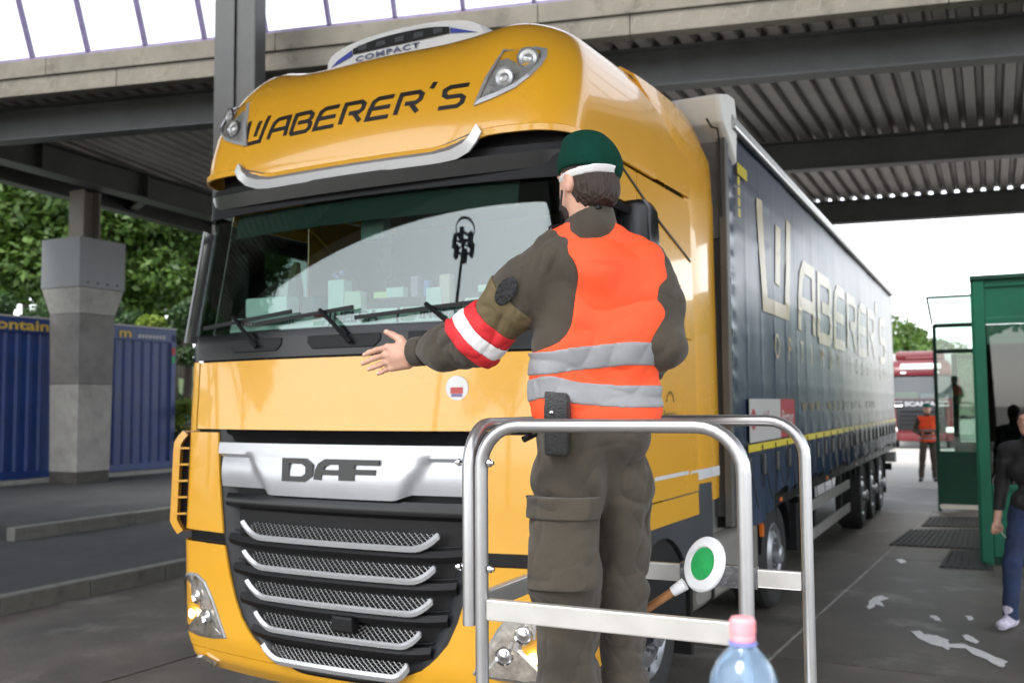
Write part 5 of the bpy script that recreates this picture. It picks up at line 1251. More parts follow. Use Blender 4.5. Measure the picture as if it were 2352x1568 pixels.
# man in a black track jacket at the right edge
m3 = atZ(2384, 1436, 0)
f3 = Vector((-.75, -.66, 0)); rz3 = math.atan2(-f3.x, f3.y)
pose3 = dict(arm_l=[(-.19, 0, 1.42), (-.24, .0, 1.14), (-.25, .16, .90), (-.25, .19, .82)], arm_r=[(.19, 0, 1.42), (.25, -.03, 1.14), (.27, .03, .88), (.275, .05, .80)],
             leg_l=[(-.09, 0, .95), (-.09, -.10, .53), (-.10, -.30, .20), (-.10, -.22, .10)], leg_r=[(.09, 0, .95), (.10, .20, .52), (.11, .26, .10), (.115, .42, .05)])
BJ = mat('black track jacket', (.012, .012, .013), .7, bump=.2, bscale=200); JE = mat('blue denim', (.014, .026, .075), .8, var=.35, vscale=7, bump=.3, bscale=300)
G3, J3, tor3, hc3, hr3, k3, q3 = figure('person', 'man in black track jacket and jeans walking past the booth at right edge', (m3.x, m3.y, 0), rz3, 1.86, pose3, dict(jacket=BJ, trousers=JE, shoe=mat('pale sneaker', (.50, .47, .58), .6, var=.3, vscale=30)), h=.010)
sdf_obj('hair', lambda P: isec(ell(P, hc3+Vector((0, 0, .008)), (.082*k3, .102*k3, .112*k3), hr3), plane(P, q3(0, .045, .03), hr3 @ Vector((0, 1, -.9)))), *bounds([hc3], .15), .007, mat('grey brown hair', (.07, .055, .045), .7), G3)
ra = [J3(*q) for q in pose3['arm_r']]
for s, m_ in ((-.016, CLOTHW), (.0, mat('stripe pink', (.5, .12, .16), .7)), (.016, CLOTHW)):
    def sf(P, s=s):
        a = chain(P, ra[:-1], [.0745*k3, .0625*k3, .047*k3], .03)+folds(P, (8/k3, 8/k3, 11/k3), 1.86*7)*.016
        side = (hr3 @ Vector((1, .0, 0))); fw_ = hr3 @ Vector((0, 1, 0))
        return isec(a, np.abs((P[0]-ra[1].x)*fw_.x+(P[1]-ra[1].y)*fw_.y-s)-.006, -((P[0]-ra[1].x)*side.x+(P[1]-ra[1].y)*side.y)+.02)
    sdf_obj('sleeve_stripe', sf, *bounds(ra, .12), .006, m_, G3)
hh3 = ra[-1]-Vector(G3.location)+Vector((.02, -.03, -.06)); MB().tube([hh3, hh3+Vector((.03, -.03, -.05))], .004, 6).build('cigarette', WHITE, G3)
# ================================================================== RAILED PLATFORM THE GUARD STANDS ON
PFL = atD(1105, 970, 2.74); PFL.z = 0
PV, PU = _v, _u; PW, PD = .742, .745
plat = thing('service_platform', 'aluminium railed platform the front guard stands on, beside the truck', 'platform', (PFL.x, PFL.y, 0), -R(AX))
RT = .0188; ZTOP, ZBAR = 1.841, 1.329
def hoop(nm, a, b, zb0, zb1, rad=.12, r=RT):
    """inverted U of tube from plan point a to b (local)"""
    a, b = Vector(a), Vector(b); d = (b-a).normalized(); up = Vector((0, 0, 1)); pts = [a+up*zb0]
    for t in lin(0, 90, 8): pts.append(a + d*(rad-rad*math.cos(R(t))) + up*(ZTOP-rad+rad*math.sin(R(t))))
    for t in lin(90, 0, 8): pts.append(b - d*(rad-rad*math.cos(R(t))) + up*(ZTOP-rad+rad*math.sin(R(t))))
    pts.append(b+up*zb1)
    return MB().tube(pts, r, 16).build(nm, ALU, plat, smooth=True)
hoop('front_rail', (0, 0, 0), (PW, 0, 0), .02, .02)
hoop('side_rail', (-.041, .0, 0), (-.041, PD, 0), 1.28, .02)
hoop('rear_rail', (0.02, PD+.045, 0), (PW+.015, PD+.045, 0), 1.28, .02)
BARM = mat('anodised bar', (.56, .55, .53), .35, .6, var=.06, vscale=8)
MB().box((RT, -.012, ZBAR-.029), (PW-RT, .012, ZBAR+.029)).build('cross_bar', BARM, plat, bevel=.004)
MB().box((-.057, RT, ZBAR-.029), (-.033, PD-RT, ZBAR+.029)).build('cross_bar', BARM, plat, bevel=.004)
MB().box((.02+RT, PD+.033, ZBAR-.029), (PW+.015-RT, PD+.057, ZBAR+.029)).build('cross_bar', BARM, plat, bevel=.004)
for z in (1.735, 1.44):
    for sx in (-1, 1):
        MB().lathe([(.011, 0), (.011, .008), (.006, .010), (.006, .016), (.001, .016)], 8, Matrix.Translation((-.022+sx*.045, 0, z)) @ Matrix.Rotation(R(90)*sx, 4, 'Y')).build('bolt', CHROME, plat)
b = MB(); b.box((-.07, -.03, PLAT-.06), (PW+.05, PD+.08, PLAT-.003)); b.build('deck_plate', ALU, plat, bevel=.01)
for x, y in ((PW, .06), (0, PD)): MB().box((x-.02, y-.02, 0), (x+.02, y+.02, PLAT-.06)).build('leg', ALU, plat)
b = MB()
for i, z in enumerate((.28, .57)): MB().box((PW+.06+.22*(1-i), .1, z-.03), (PW+.34+.22*(1-i), PD-.1, z)).build('step', ALU, plat)
for y in (.1, PD-.12): MB().bar((PW+.62, y, .0), (PW+.05, y, PLAT-.03), .03, .05).build('stringer', ALU, plat)
# tape wrapped on the rear bar
tp_ = MB().box((.34, PD+.028, ZBAR-.036), (.60, PD+.062, ZBAR+.036)).build('plastic_tape', mat('grey tape', (.09, .09, .095), .25, var=.5, vscale=20, bump=.6, bscale=30), plat, bevel=.004)
# ---- signal disc taped to the rear bar
pc_ = atD(1618, 1295, 3.02)
pad = thing('signal_disc', 'white handheld signal disc with green centre fixed to the platform rear bar', 'signal disc', pc_, 0)
pn = (CAM-pc_).normalized()-_rt*1.5+_up*.5; MP = pn.normalized().to_track_quat('Z', 'Y').to_matrix().to_4x4()
dw = mat('disc white', (.72, .73, .76), .4); dg = mat('disc green', (.0, .34, .075), .35, bump=.5, bscale=220)
MB().lathe([(.001, -.008), (.080, -.008), (.087, -.004), (.087, .004), (.080, .010), (.054, .012), (.052, .006), (.001, .006)], 40, MP).build('rim', dw, pad, smooth=True)
MB().lathe([(.051, .0065), (.050, .010), (.001, .013)], 32, MP).build('reflector', dg, pad, smooth=True)
p0 = atD(1573, 1340, 3.03)-pc_; p1 = atD(1545, 1358, 3.04)-pc_; p2 = atD(1470, 1408, 3.06)-pc_
MB().tube([p0, p1], [.020, .016], 12).build('socket', dw, pad, smooth=True)
MB().tube([p1, p2, p2+(p2-p1)*.5], .0135, 12).build('handle', mat('wood handle', (.30, .13, .045), .5, var=.2, vscale=10, aniso=(1, 1, 6)), pad, smooth=True)

# ================================================================== WATER BOTTLE on a ledge close to the camera
bt = atD(1705, 1418, 1.33); bx, by, bz = bt.x, bt.y, bt.z-.318
BW = bpy.data.materials.new('bottle plastic'); BW.use_nodes = True; pb = BW.node_tree.nodes['Principled BSDF']
pb.inputs['Base Color'].default_value = (.60, .78, .98, 1); pb.inputs['Transmission Weight'].default_value = .86; pb.inputs['Roughness'].default_value = .04; pb.inputs['IOR'].default_value = 1.36
bot = thing('bottle', 'clear blue plastic water bottle with pink cap at the bottom edge', 'bottle', (bx, by, bz))
outer = [(.001, .006), (.03, .0), (.042, .006), (.0445, .03), (.0445, .10), (.042, .11), (.048, .12), (.048, .185), (.0480, .20), (.0475, .222), (.0445, .240), (.037, .257), (.027, .270), (.019, .278), (.0155, .284), (.0150, .296)]
inner = [(.0135, .296), (.0140, .284), (.0175, .277), (.0255, .269), (.0355, .256), (.043, .2392), (.046, .221), (.0465, .20), (.043, .03), (.040, .008), (.001, .008)]
MB().lathe(outer+inner, 40).build('shell', BW, bot, smooth=True)
WAT = bpy.data.materials.new('water'); WAT.use_nodes = True; pw_ = WAT.node_tree.nodes['Principled BSDF']; pw_.inputs['Base Color'].default_value = (.85, .94, 1, 1); pw_.inputs['Transmission Weight'].default_value = 1; pw_.inputs['Roughness'].default_value = 0; pw_.inputs['IOR'].default_value = 1.33
MB().lathe([(.001, .009), (.0395, .009), (.0425, .03), (.0425, .150), (.001, .150)], 40).build('water', WAT, bot, smooth=True, angle=30)
lb = MB(); 
lb.grid([[Vector(((.0488)*math.cos(a), (.0488)*math.sin(a), z)) for a in lin(R(185), R(355), 30)] for z in lin(.06, .198, 6)]); lb.build('label_film', mat('label blue', (.10, .26, .55), .4, col2=(.62, .70, .82), vscale=16), bot, smooth=True, thick=.0003)
cp = []
CAPM = mat('pink cap', (.80, .32, .36), .45)
b = MB(); n = 48
prof = [(.0165, .288), (.0168, .300), (.0166, .316), (.0150, .320), (.001, .3205)]
b.lathe([(.0168, .2875), (.0172, .289), (.0172, .2935), (.0166, .2945)]+[(.0170, .296), (.0170, .315), (.0150, .3185), (.001, .319)], 40); b.build('cap', CAPM, bot, smooth=True, angle=30)
for i in range(30):
    a = 2*math.pi*i/30; MB().box((.0166, -.0008, .298), (.0176, .0008, .3145), Matrix.Rotation(a, 4, 'Z')).build('cap_rib', CAPM, bot)
MB().lathe([(.0150, .281), (.0195, .2825), (.0195, .2855), (.0152, .2868)], 32).build('neck_ring', mat('ring blue', (.18, .22, .55), .3), bot, smooth=True)
led = thing('ledge_table', 'narrow steel ledge under the water bottle, below the picture edge', 'table', (bx, by, 0))
MB().box((-.16, -.14, bz-.035), (.24, .16, bz-.001)).build('top', STEELG, led, bevel=.006)
for sx, sy in ((-.13, -.11), (.21, -.11), (-.13, .13), (.21, .13)): MB().box((sx-.015, sy-.015, 0), (sx+.015, sy+.015, bz-.036)).build('leg', STEELG, led)

# ================================================================== GREEN BOOTH
GRN = mat('booth green paint', (.002, .085, .046), .4, var=.15, vscale=1.6, dirt=.3, dscale=2, dirtcol=(.01, .05, .035), spec=.3)
GRD = mat('booth dark green', (.003, .035, .022), .5, var=.2, vscale=2, spec=.3)
BG = glass('booth glass', (.80, .92, .86), 0.0, .9, .82, 1.55)
BGD = glass('booth dark glass', (.35, .55, .45), 0.0, .9, .30, 1.6)
bo_ = atZ(2262, 1298, 0)
booth = thing('booth', 'dark green glazed control booth with tilted glass awning at right', 'booth', (bo_.x, bo_.y, 0), -R(AX))
tz = atD(2264, 628, (bo_-CAM).dot(_fw)).z
BWD, BLN = 3.0, 5.6
def post(x, y, s, z0, z1, m=GRN, nm='post'): return MB().box((x-s, y-s, z0), (x+s, y+s, z1)).build(nm, m, booth, bevel=.012)
wz0, wz1 = atD(2275, 1108, 11.6).z, atD(2275, 738, 11.6).z
post(.05, .05, .05, 0, tz-.1); post(BWD-.05, .05, .05, 0, tz-.1); post(.05, BLN, .05, 0, tz-.1); post(BWD-.05, BLN, .05, 0, tz-.1); post(1.55, .05, .04, .1, tz-.5)
MB().box((-.02, -.03, 0.04), (.10, -.001, tz-.06)).build('corner_strip', GRN, booth, bevel=.008)
MB().box((-.045, .0, 0.04), (-.002, .09, tz-.1)).build('corner_strip', GRN, booth, bevel=.008)
MB().box((-.05, -.05, tz-.055), (BWD+.05, BLN+.1, tz)).build('roof_slab', GRD, booth, bevel=.01)
MB().box((.10, .01, wz1+.02), (BWD-.1, .05, tz-.06)).build('fascia_panel', GRN, booth)
MB().box((.10, -.012, wz1-.06), (BWD-.1, .02, wz1+.02)).build('window_head', GRN, booth, bevel=.008)
MB().box((.10, -.012, tz-.14), (BWD-.1, .012, tz-.065)).build('fascia_rail', GRN, booth, bevel=.008)
MB().box((.10, .02, .10), (BWD-.1, .06, wz0-.02)).build('lower_panel', GRN, booth, bevel=.01)
MB().box((.10, -.012, wz0-.04), (BWD-.1, .05, wz0+.02)).build('window_sill', GRN, booth, bevel=.008)
MB().box((.10, .03, wz0+.022), (1.505, .036, wz1-.062)).build('pane', BGD, booth); MB().box((1.595, .03, wz0+.022), (BWD-.1, .036, wz1-.062)).build('pane', BGD, booth)
MB().box((.10, BLN-.02, .1), (BWD-.1, BLN+.02, wz0-.02)).build('rear_panel', GRN, booth)
MB().box((.10, BLN-.02, wz0), (BWD-.1, BLN-.012, wz1)).build('pane', BGD, booth); MB().box((BWD-.04, .1, wz0), (BWD-.034, BLN-.1, wz1)).build('pane', BGD, booth)
MB().box((BWD-.06, .1, .1), (BWD-.02, BLN-.05, wz0-.02)).build('side_panel', GRN, booth)
MB().box((-.01, .1, .1), (.03, BLN-.05, wz0-.02)).build('side_panel', GRN, booth); MB().box((.012, .1, wz0), (.018, BLN-.05, wz1)).build('pane', BGD, booth)
MB().box((-.01, .1, wz1), (.03, BLN-.05, tz-.06)).build('side_fascia', GRN, booth)
for y in (1.4, 2.8, 4.2): post(.02, y, .035, .1, tz-.06)
MB().box((.05, .1, .0), (BWD-.05, BLN-.05, .09)).build('floor_slab', GRD, booth)
b = MB(); b.box((.5, 1.6, .1), (2.4, 2.2, .95)); b.build('desk', mat('desk grey', (.12, .12, .12), .6), booth, bevel=.02)
MB().box((.9, 1.8, .96), (1.4, 1.85, 1.36)).build('screen', BLK, booth, bevel=.01)
MB().box((2.0, 4.2, .1), (2.8, 4.6, 2.1)).build('cabinet', mat('cabinet green grey', (.05, .07, .06), .6), booth, bevel=.02)
# draught screen wing and awning beyond it
sP = atZ(2160, 1172, 0); q = sP-bo_; sx0, sy0 = q.dot(_v), q.dot(_u)
Ds = (sP-CAM).dot(_fw); zq = lambda y: atD(2200, y, Ds-.1).z
z1_, z2_, z3_, z4_ = zq(1042), zq(805), zq(745), zq(682)
MB().box((sx0+.02, sy0-.03, .12), (-.06, sy0+.03, z1_)).build('wing_panel', GRD, booth, bevel=.01)
MB().box((sx0+.0, sy0-.05, .04), (-.06, sy0+.05, .115)).build('wing_foot', mat('foot pale', (.45, .44, .40), .6), booth)
for z in (z1_+.01, z2_, z3_): MB().box((sx0, sy0-.035, z-.035), (-.055, sy0+.035, z+.035)).build('wing_rail', GRD, booth, bevel=.006)
MB().box((sx0-.03, sy0-.04, .0), (sx0+.03, sy0+.04, z3_+.02)).build('wing_post', GRD, booth, bevel=.006)
MB().box((sx0+.03, sy0-.004, z1_+.045), (-.06, sy0+.004, z2_-.036)).build('pane', BG, booth); MB().box((sx0+.03, sy0-.004, z2_+.036), (-.06, sy0+.004, z3_-.036)).build('pane', BG, booth)
# inner second frame of the wing (a second screen further on)
yo = sy0+1.2
for a, c in (((sx0+.22, yo-.03, .1), (sx0+.32, yo+.03, z2_)), ((sx0+.22, yo-.03, z1_-.02), (-.06, yo+.03, z1_+.16)), ((sx0+.22, yo-.03, .1), (-.06, yo+.03, .7))): MB().box(a, c).build('inner_frame', GRN, booth)
MB().box((sx0+.32, yo-.004, z1_+.17), (-.06, yo+.004, z2_)).build('pane', BG, booth)
def aw(x, t): return Vector((x, sy0-.9*t, z3_+.04+(z4_-z3_)*t*.80))
b = MB(); b.grid([[aw(sx0+.0, 0), aw(-.06, 0)], [aw(sx0-.02, 1), aw(-.06, 1)]]); b.build('awning_pane', BG, booth, thick=.006)
for a, c in ((aw(sx0-.03, 0), aw(sx0-.05, 1)), (aw(sx0-.05, 1), aw(-.06, 1))): MB().bar(a, c, .035, .04).build('awning_frame', GRD, booth)

# ================================================================== MATS on the ground beside the booth
MATM = mat('rubber mat', (.022, .022, .023), .7, var=.25, vscale=8, bump=.4, bscale=90)
def floor_mat(label, quad, rib):
    P = [atZ(x, y, 0) for x, y in quad]      # near-left, far-left, far-right, near-right
    o = P[0]; t = thing('floor_mat', label, 'mat', (o.x, o.y, .001), 0, 'mats beside the booth')
    Q = [p-o for p in P]; f = lambda a, c, z: Q[0].lerp(Q[3], a).lerp(Q[1].lerp(Q[2], a), c)+Vector((0, 0, z))
    b = MB(); b.add([f(0, 0, .0), f(1, 0, .0), f(1, 1, .0), f(0, 1, .0), f(0, 0, .010), f(1, 0, .010), f(1, 1, .010), f(0, 1, .010)], [(0, 3, 2, 1), (4, 5, 6, 7), (0, 1, 5, 4), (1, 2, 6, 5), (2, 3, 7, 6), (3, 0, 4, 7)]); b.build('base', MATM, t)
    n = max(6, int((Q[3]-Q[0]).length/rib))
    for i in range(n):
        a0, a1 = (i+.15)/n, (i+.7)/n; b = MB(); b.add([f(a0, .01, .0105), f(a1, .01, .0105), f(a1, .99, .0105), f(a0, .99, .0105), f(a0, .01, .019), f(a1, .01, .019), f(a1, .99, .019), f(a0, .99, .019)], [(4, 5, 6, 7), (0, 1, 5, 4), (1, 2, 6, 5), (2, 3, 7, 6), (3, 0, 4, 7)]); b.build('rib', MATM, t)
S_ = 1/1.7007
def fz(x, y): return ((3000+x*1000/1809)*S_, (1800+y*1000/1809)*S_)
floor_mat('large black rubber mat in the middle of three beside the booth', [fz(855, 595), fz(1000, 490), fz(1510, 484), fz(1505, 630)], .07)
floor_mat('farthest and smallest black rubber mat beside the booth', [fz(1085, 462), fz(1142, 400), fz(1512, 398), fz(1512, 472)], .07)
floor_mat('nearest ribbed black rubber mat at the booth corner', [fz(1210, 752), fz(1285, 636), fz(1540, 636), fz(1600, 775)], .075)
# ================================================================== white spills and scraps on the concrete
SPM = mat('white spill', (.62, .62, .62), .6, var=.12, vscale=9)
def spill(label, pts, z=.004):
    P = [atZ(*fz(*p), 0) for p in pts]; c = sum(P, Vector())/len(P); fine = []
    for i in range(len(P)):
        a, d = P[i], P[(i+1) % len(P)]
        for t in (0, .33, .66): fine.append(a.lerp(d, t)+Vector((random.uniform(-.012, .012), random.uniform(-.015, .015), 0)))
    b = MB(); n = len(fine); b.prism([(p.x-c.x, p.y-c.y) for p in fine], lambda a, d, e: Vector((a, d, e)), .0005, z)
    o = b.build('spill', SPM); o.location = (c.x, c.y, 0); props(o, label, 'spill', 'white spills on the concrete')
spill('forked white spill left of the others on the concrete', [(698, 1030), (735, 975), (800, 950), (850, 968), (790, 990), (820, 1025), (760, 1012), (715, 1048)])
spill('long ragged white streak of spill across the concrete at lower right', [(1015, 1205), (1080, 1195), (1110, 1225), (1200, 1232), (1270, 1265), (1290, 1292), (1390, 1290), (1460, 1320), (1560, 1365), (1690, 1420), (1660, 1455), (1590, 1435), (1540, 1395), (1440, 1360), (1390, 1322), (1285, 1312), (1270, 1335), (1230, 1312), (1120, 1282), (1040, 1235)])
spill('small white scrap between the forked spill and the walking man', [(1140, 1090), (1175, 1090), (1225, 1115), (1222, 1134), (1185, 1125)])
spill('small white scrap just below the walking man', [(1370, 1232), (1420, 1228), (1480, 1275), (1470, 1288), (1400, 1262)])
spill('tiny white scrap near the walking man shoe', [(1395, 1096), (1430, 1096), (1450, 1115), (1420, 1124)])
spill('white scrap below the nearest rubber mat', [(898, 694), (950, 692), (975, 712), (940, 722)])

# ================================================================== RED LORRY far right
rp = atZ(2118, 1030, 0)
red = thing('truck', 'dark red lorry with black grille standing beyond the far guard', 'truck', (rp.x, rp.y, 0), -R(24.5))
REDP = mat('dark red paint', (.105, .005, .010), .35, coat=.3, var=.06); RW = mat('red roof sheen', (.30, .05, .06), .3, coat=.6)
def rb(nm, lo, hi, m, bev=.04, par=red): return MB().box(lo, hi).build(nm, m, par, bevel=bev, smooth=True)
secs = [(.35, 1.22, .10), (.6, 1.25, .0), (1.1, 1.25, .0), (2.0, 1.25, .08)]
def rsec(z, hw, y): return [Vector((-hw, 2.2, z)), Vector((-hw, y+.35, z)), Vector((-hw*.93, y+.10, z)), Vector((-hw*.6, y, z)), Vector((0, y-.02, z)), Vector((hw*.6, y, z)), Vector((hw*.93, y+.10, z)), Vector((hw, y+.35, z)), Vector((hw, 2.2, z))]
MB().grid([rsec(*s) for s in secs]).build('cab_lower', REDP, red, smooth=True, thick=.02)
MB().grid([rsec(*s) for s in ((2.0, 1.25, .10), (2.95, 1.22, .30))]).build('windscreen', glass('red truck glass', (.6, .7, .68), 0, .95, .7, 1.7), red, smooth=True, thick=.02)
MB().grid([rsec(*s) for s in ((2.95, 1.24, .18), (3.1, 1.25, .15), (3.3, 1.23, .22), (3.5, 1.15, .45), (3.58, 1.0, .8))]).build('roof', REDP, red, smooth=True, thick=.02)
rb('roof_top', (-.98, .7, 3.5), (.98, 2.1, 3.58), REDP); rb('air_deflector', (-.95, 1.0, 3.58), (.95, 2.1, 3.98), REDP, .15); rb('deflector_lip', (-.55, .9, 3.6), (.95, 1.05, 3.74), REDP, .05)
rb('roof_sign', (-.72, .10, 3.20), (.80, .30, 3.42), WHITE, .05)
rb('grille', (-.92, -.06, .75), (.92, .06, 1.98), mat('far grille', (.006, .007, .010), .5), .05)
for z in (.95, 1.12, 1.29, 1.46): rb('grille_slat', (-.78, -.085, z), (.78, -.055, z+.06), BLKG, .01)
text_on('SCANIA', .24, lambda a, c: Vector((-.60+a, -.066, 1.72+c)), 'maker_lettering', SILV, red, bold=.01, sx=1.35)
for sg in (-1, 1):
    b = MB(); b.tube([(sg*.66, -.07, 1.88), (sg*.98, -.05, 1.88), (sg*1.06, -.02, 1.80), (sg*1.0, -.05, 1.72), (sg*.68, -.07, 1.72)], .02, 6); b.build('grille_trim', CHROME, red)
    rb('headlight', (sg*1.06-.16, -.03, .66), (sg*1.06+.16, .1, .86), mat('far headlamp', (.8, .8, .78), .15, emit=(1, .97, .9), estr=1.5 if sg > 0 else .3), .04)
    rb('lamp_recess', (sg*.62-.10, .06, 3.02), (sg*.62+.10, .16, 3.10), WHITE, .01)
    rb('mirror', (sg*1.42-.11, .25, 2.15), (sg*1.42+.11, .42, 2.75), REDP, .05); MB().tube([(sg*1.2, .4, 2.8), (sg*1.42, .35, 2.85), (sg*1.42, .35, 2.7)], .03, 6).build('mirror_arm', REDP, red)
    rb('bumper_corner', (sg*1.05-.22, -.08, .32), (sg*1.05+.22, .5, .62), REDP, .06)
    wheel(red, sg*1.05, 1.45, sg=sg)
    rb('side_wall', (sg*1.245-.01, .45, 1.1), (sg*1.245+.01, 2.2, 3.0), REDP, 0)
rb('bumper', (-.85, -.10, .30), (.85, .3, .62), REDP, .06); rb('number_plate', (.1, -.125, .42), (.62, -.105, .53), WHITE, 0); rb('plate_band', (.06, -.125, .42), (.098, -.105, .53), mat('plate blue', (.02, .06, .4), .5), 0)
rb('dash_cloth', (-.95, .22, 2.02), (-.1, .45, 2.27), mat('lime cloth', (.38, .62, .12), .8), .03); rb('dash_papers', (.0, .22, 2.02), (.95, .45, 2.20), WHITE, .03)
rb('interior', (-1.15, 1.2, 1.2), (1.15, 1.25, 3.2), BLK, 0); rb('cab_floor', (-1.1, .3, 1.9), (1.1, 1.2, 1.97), BLK, 0)
rtr = thing('semi_trailer', 'pale box trailer coupled behind the dark red lorry', 'trailer', (rp.x, rp.y, 0), -R(24.5))
MB().box((-1.27, 2.7, 1.1), (1.27, 14, 3.95)).build('box_body', mat('pale trailer side', (.45, .43, .44), .5, var=.08), rtr, bevel=.03)
b = MB(); b.box((-.5, .9, .6), (.5, 13.8, 1.1)); b.build('chassis', BLK, rtr)
for sg in (-1, 1):
    for y in (9, 10.3, 11.6): wheel(rtr, sg*1.03, y, sg=sg)
# ================================================================== TREES
def leafmat(name, c1, c2, tr=.35):
    m = bpy.data.materials.new(name); m.use_nodes = True; t = m.node_tree; N = t.nodes.new; L = t.links.new; b = t.nodes['Principled BSDF']
    g = N('ShaderNodeNewGeometry'); rp = N('ShaderNodeValToRGB'); rp.color_ramp.elements[0].color = (*c1, 1); rp.color_ramp.elements[1].color = (*c2, 1)
    L(g.outputs['Random Per Island'], rp.inputs[0]); L(rp.outputs[0], b.inputs['Base Color']); b.inputs['Roughness'].default_value = .55
    td = N('ShaderNodeBsdfTranslucent'); L(rp.outputs[0], td.inputs[0]); mx = N('ShaderNodeMixShader'); mx.inputs[0].default_value = tr
    L(b.outputs[0], mx.inputs[1]); L(td.outputs[0], mx.inputs[2]); L(mx.outputs[0], t.nodes['Material Output'].inputs[0]); return m
LEAF = [leafmat('leaf green', (.035, .080, .012), (.10, .18, .025)), leafmat('leaf deep green', (.018, .050, .014), (.055, .115, .028)), leafmat('leaf lime', (.12, .20, .02), (.26, .34, .05))]
BARK = mat('bark', (.045, .036, .028), .9, var=.3, vscale=6, bump=.6, bscale=20)
def leaves(cl, n, size, rng, flat=.6):
    """cl: list of (centre, radius) clumps; leaf quads spread near clump shells"""
    r = np.array([c[1] for c in cl]); w = r**2/np.sum(r**2); k = rng.choice(len(cl), n, p=w); C = np.array([c[0] for c in cl])[k]; rr = r[k]
    d = rng.normal(size=(n, 3)); d /= np.linalg.norm(d, axis=1)[:, None]; d[:, 2] *= .75
    p = C + d*(rr*rng.random(n)**.30)[:, None]
    nn = d*.7+rng.normal(size=(n, 3))*.6+np.array([0, 0, .5]); nn /= np.linalg.norm(nn, axis=1)[:, None]
    a = np.cross(nn, rng.normal(size=(n, 3))); a /= np.linalg.norm(a, axis=1)[:, None]; b = np.cross(nn, a)
    s = size*(.6+.8*rng.random(n))[:, None]
    V = np.stack([p-a*s*.9, p-b*s*.42+nn*s*.1, p+a*s*.9, p+b*s*.42+nn*s*.1], 1).reshape(-1, 3); F = np.arange(4*n).reshape(-1, 4)
    return V, F
def raw_mesh(name, V, F, m):
    me = bpy.data.meshes.new(name); nv, nf = len(V), len(F); me.vertices.add(nv); me.vertices.foreach_set('co', V.astype(np.float32).ravel())
    me.loops.add(nf*4); me.loops.foreach_set('vertex_index', F.astype(np.int32).ravel()); me.polygons.add(nf); me.polygons.foreach_set('loop_start', np.arange(0, nf*4, 4, dtype=np.int32)); me.polygons.foreach_set('loop_total', np.full(nf, 4, np.int32))
    me.update(calc_edges=True); me.materials.append(m); return me
def tree_proto(seed, H, W, nleaf, size, m):
    rng = np.random.default_rng(seed); cl = []; b = MB(); th = H*.30
    b.tube([(0, 0, -.3), (.05, 0, th*.5), (0, .08, th), (.1, .1, H*.72)], [H*.022, H*.018, H*.015, H*.004], 8)
    for i in range(13):
        a = i*2.4+rng.random(); z0 = th+(H*.6-th)*rng.random(); L = W*(.35+.35*rng.random()); e = (L*math.cos(a), L*math.sin(a), z0+H*(.10+.16*rng.random()))
        b.tube([(0.04, .05, z0), (e[0]*.5, e[1]*.5, (z0+e[2])/2+.1), e], [H*.008, H*.006, H*.002], 6); cl.append((e, W*(.20+.12*rng.random())))
    for i in range(16):
        a = rng.random()*6.28; z = H*(.42+.52*rng.random()); rad = W*.75*math.sqrt(max(.05, 1-((z/H-.6)/.44)**2))*(.3+.6*rng.random()); cl.append(((rad*math.cos(a), rad*math.sin(a), z), W*(.16+.14*rng.random())))
    V, F = leaves(cl, nleaf, size, rng)
    return b.mesh('trunk', BARK, smooth=True), raw_mesh('crown', V, F, m)
PROT = [tree_proto(3, 11, 5.0, 11000, .17, LEAF[0]), tree_proto(5, 12, 5.2, 11000, .17, LEAF[1]), tree_proto(8, 10, 4.6, 10000, .17, LEAF[0])]
def tree(k, loc, s, rz, label, group='trees behind the container'):
    t = thing('tree', label, 'tree', loc, rz, group); t.scale = (s, s, s)
    link('trunk', PROT[k][0], t); link('crown', PROT[k][1], t)
# hillside on the left that the trees stand on
def hill(name, x0, x1, y0, y1, fn, m, n=30):
    b = MB(); b.grid([[Vector((x, y, fn(x, y))) for x in lin(x0, x1, n)] for y in lin(y0, y1, n)]); o = b.build(name, m, smooth=True); props(o, kind='structure'); return o
GRASS = mat('hillside grass', (.05, .085, .02), .9, var=.4, vscale=.8, bump=.6, bscale=6)
def hl_z(x, y): 
    d = (-x*.9+y*.42)-22; return -.2+max(0, d)*.13+.5*math.sin(x*.3)*math.cos(y*.23)*min(1, max(0, d)/6)
hill('hillside', -95, 4, 12, 100, hl_z, GRASS)
def on_hill(px, py, D):
    p = atD(px, py, D); return p
LBL = ['bright green broadleaf tree on the slope', 'dark green broadleaf tree on the slope', 'mid green broadleaf tree on the slope']
tl_ = [(-40, 34, 0, 1.05, 'leftmost bright green tree above the blue container'), (95, 37, 1, 1.0, 'dark tree above the container left of the column head'), (205, 36, 0, 1.1, 'bright tree right behind the column steel stub'), (330, 42, 1, 1.15, 'dark tree between the column and the yellow cab'),
       (430, 39, 0, 1.0, 'green tree touching the left edge of the yellow cab'), (20, 48, 2, 1.15, 'tall tree behind the leftmost trees'), (150, 50, 1, 1.2, 'tall dark tree on the slope behind the column'), (270, 54, 2, 1.25, 'tall tree high on the slope right of the column'), (400, 55, 1, 1.25, 'tall dark tree high on the slope beside the cab'),
       (-120, 46, 1, 1.2, 'dark tree at the left picture edge high on the slope'), (500, 58, 2, 1.3, 'tree high on the slope hidden mostly by the cab'), (60, 66, 1, 1.4, 'far dark tree at the top of the slope at left'), (250, 70, 1, 1.45, 'far dark tree at the top of the slope behind the column'), (420, 72, 1, 1.45, 'far dark tree at the top of the slope near the cab')]
for i, (px, D, k, s, lab) in enumerate(tl_):
    p = atD(px, 800, D); tree(k, (p.x, p.y, max(0, hl_z(p.x, p.y))-.1), s, i*1.3, lab)
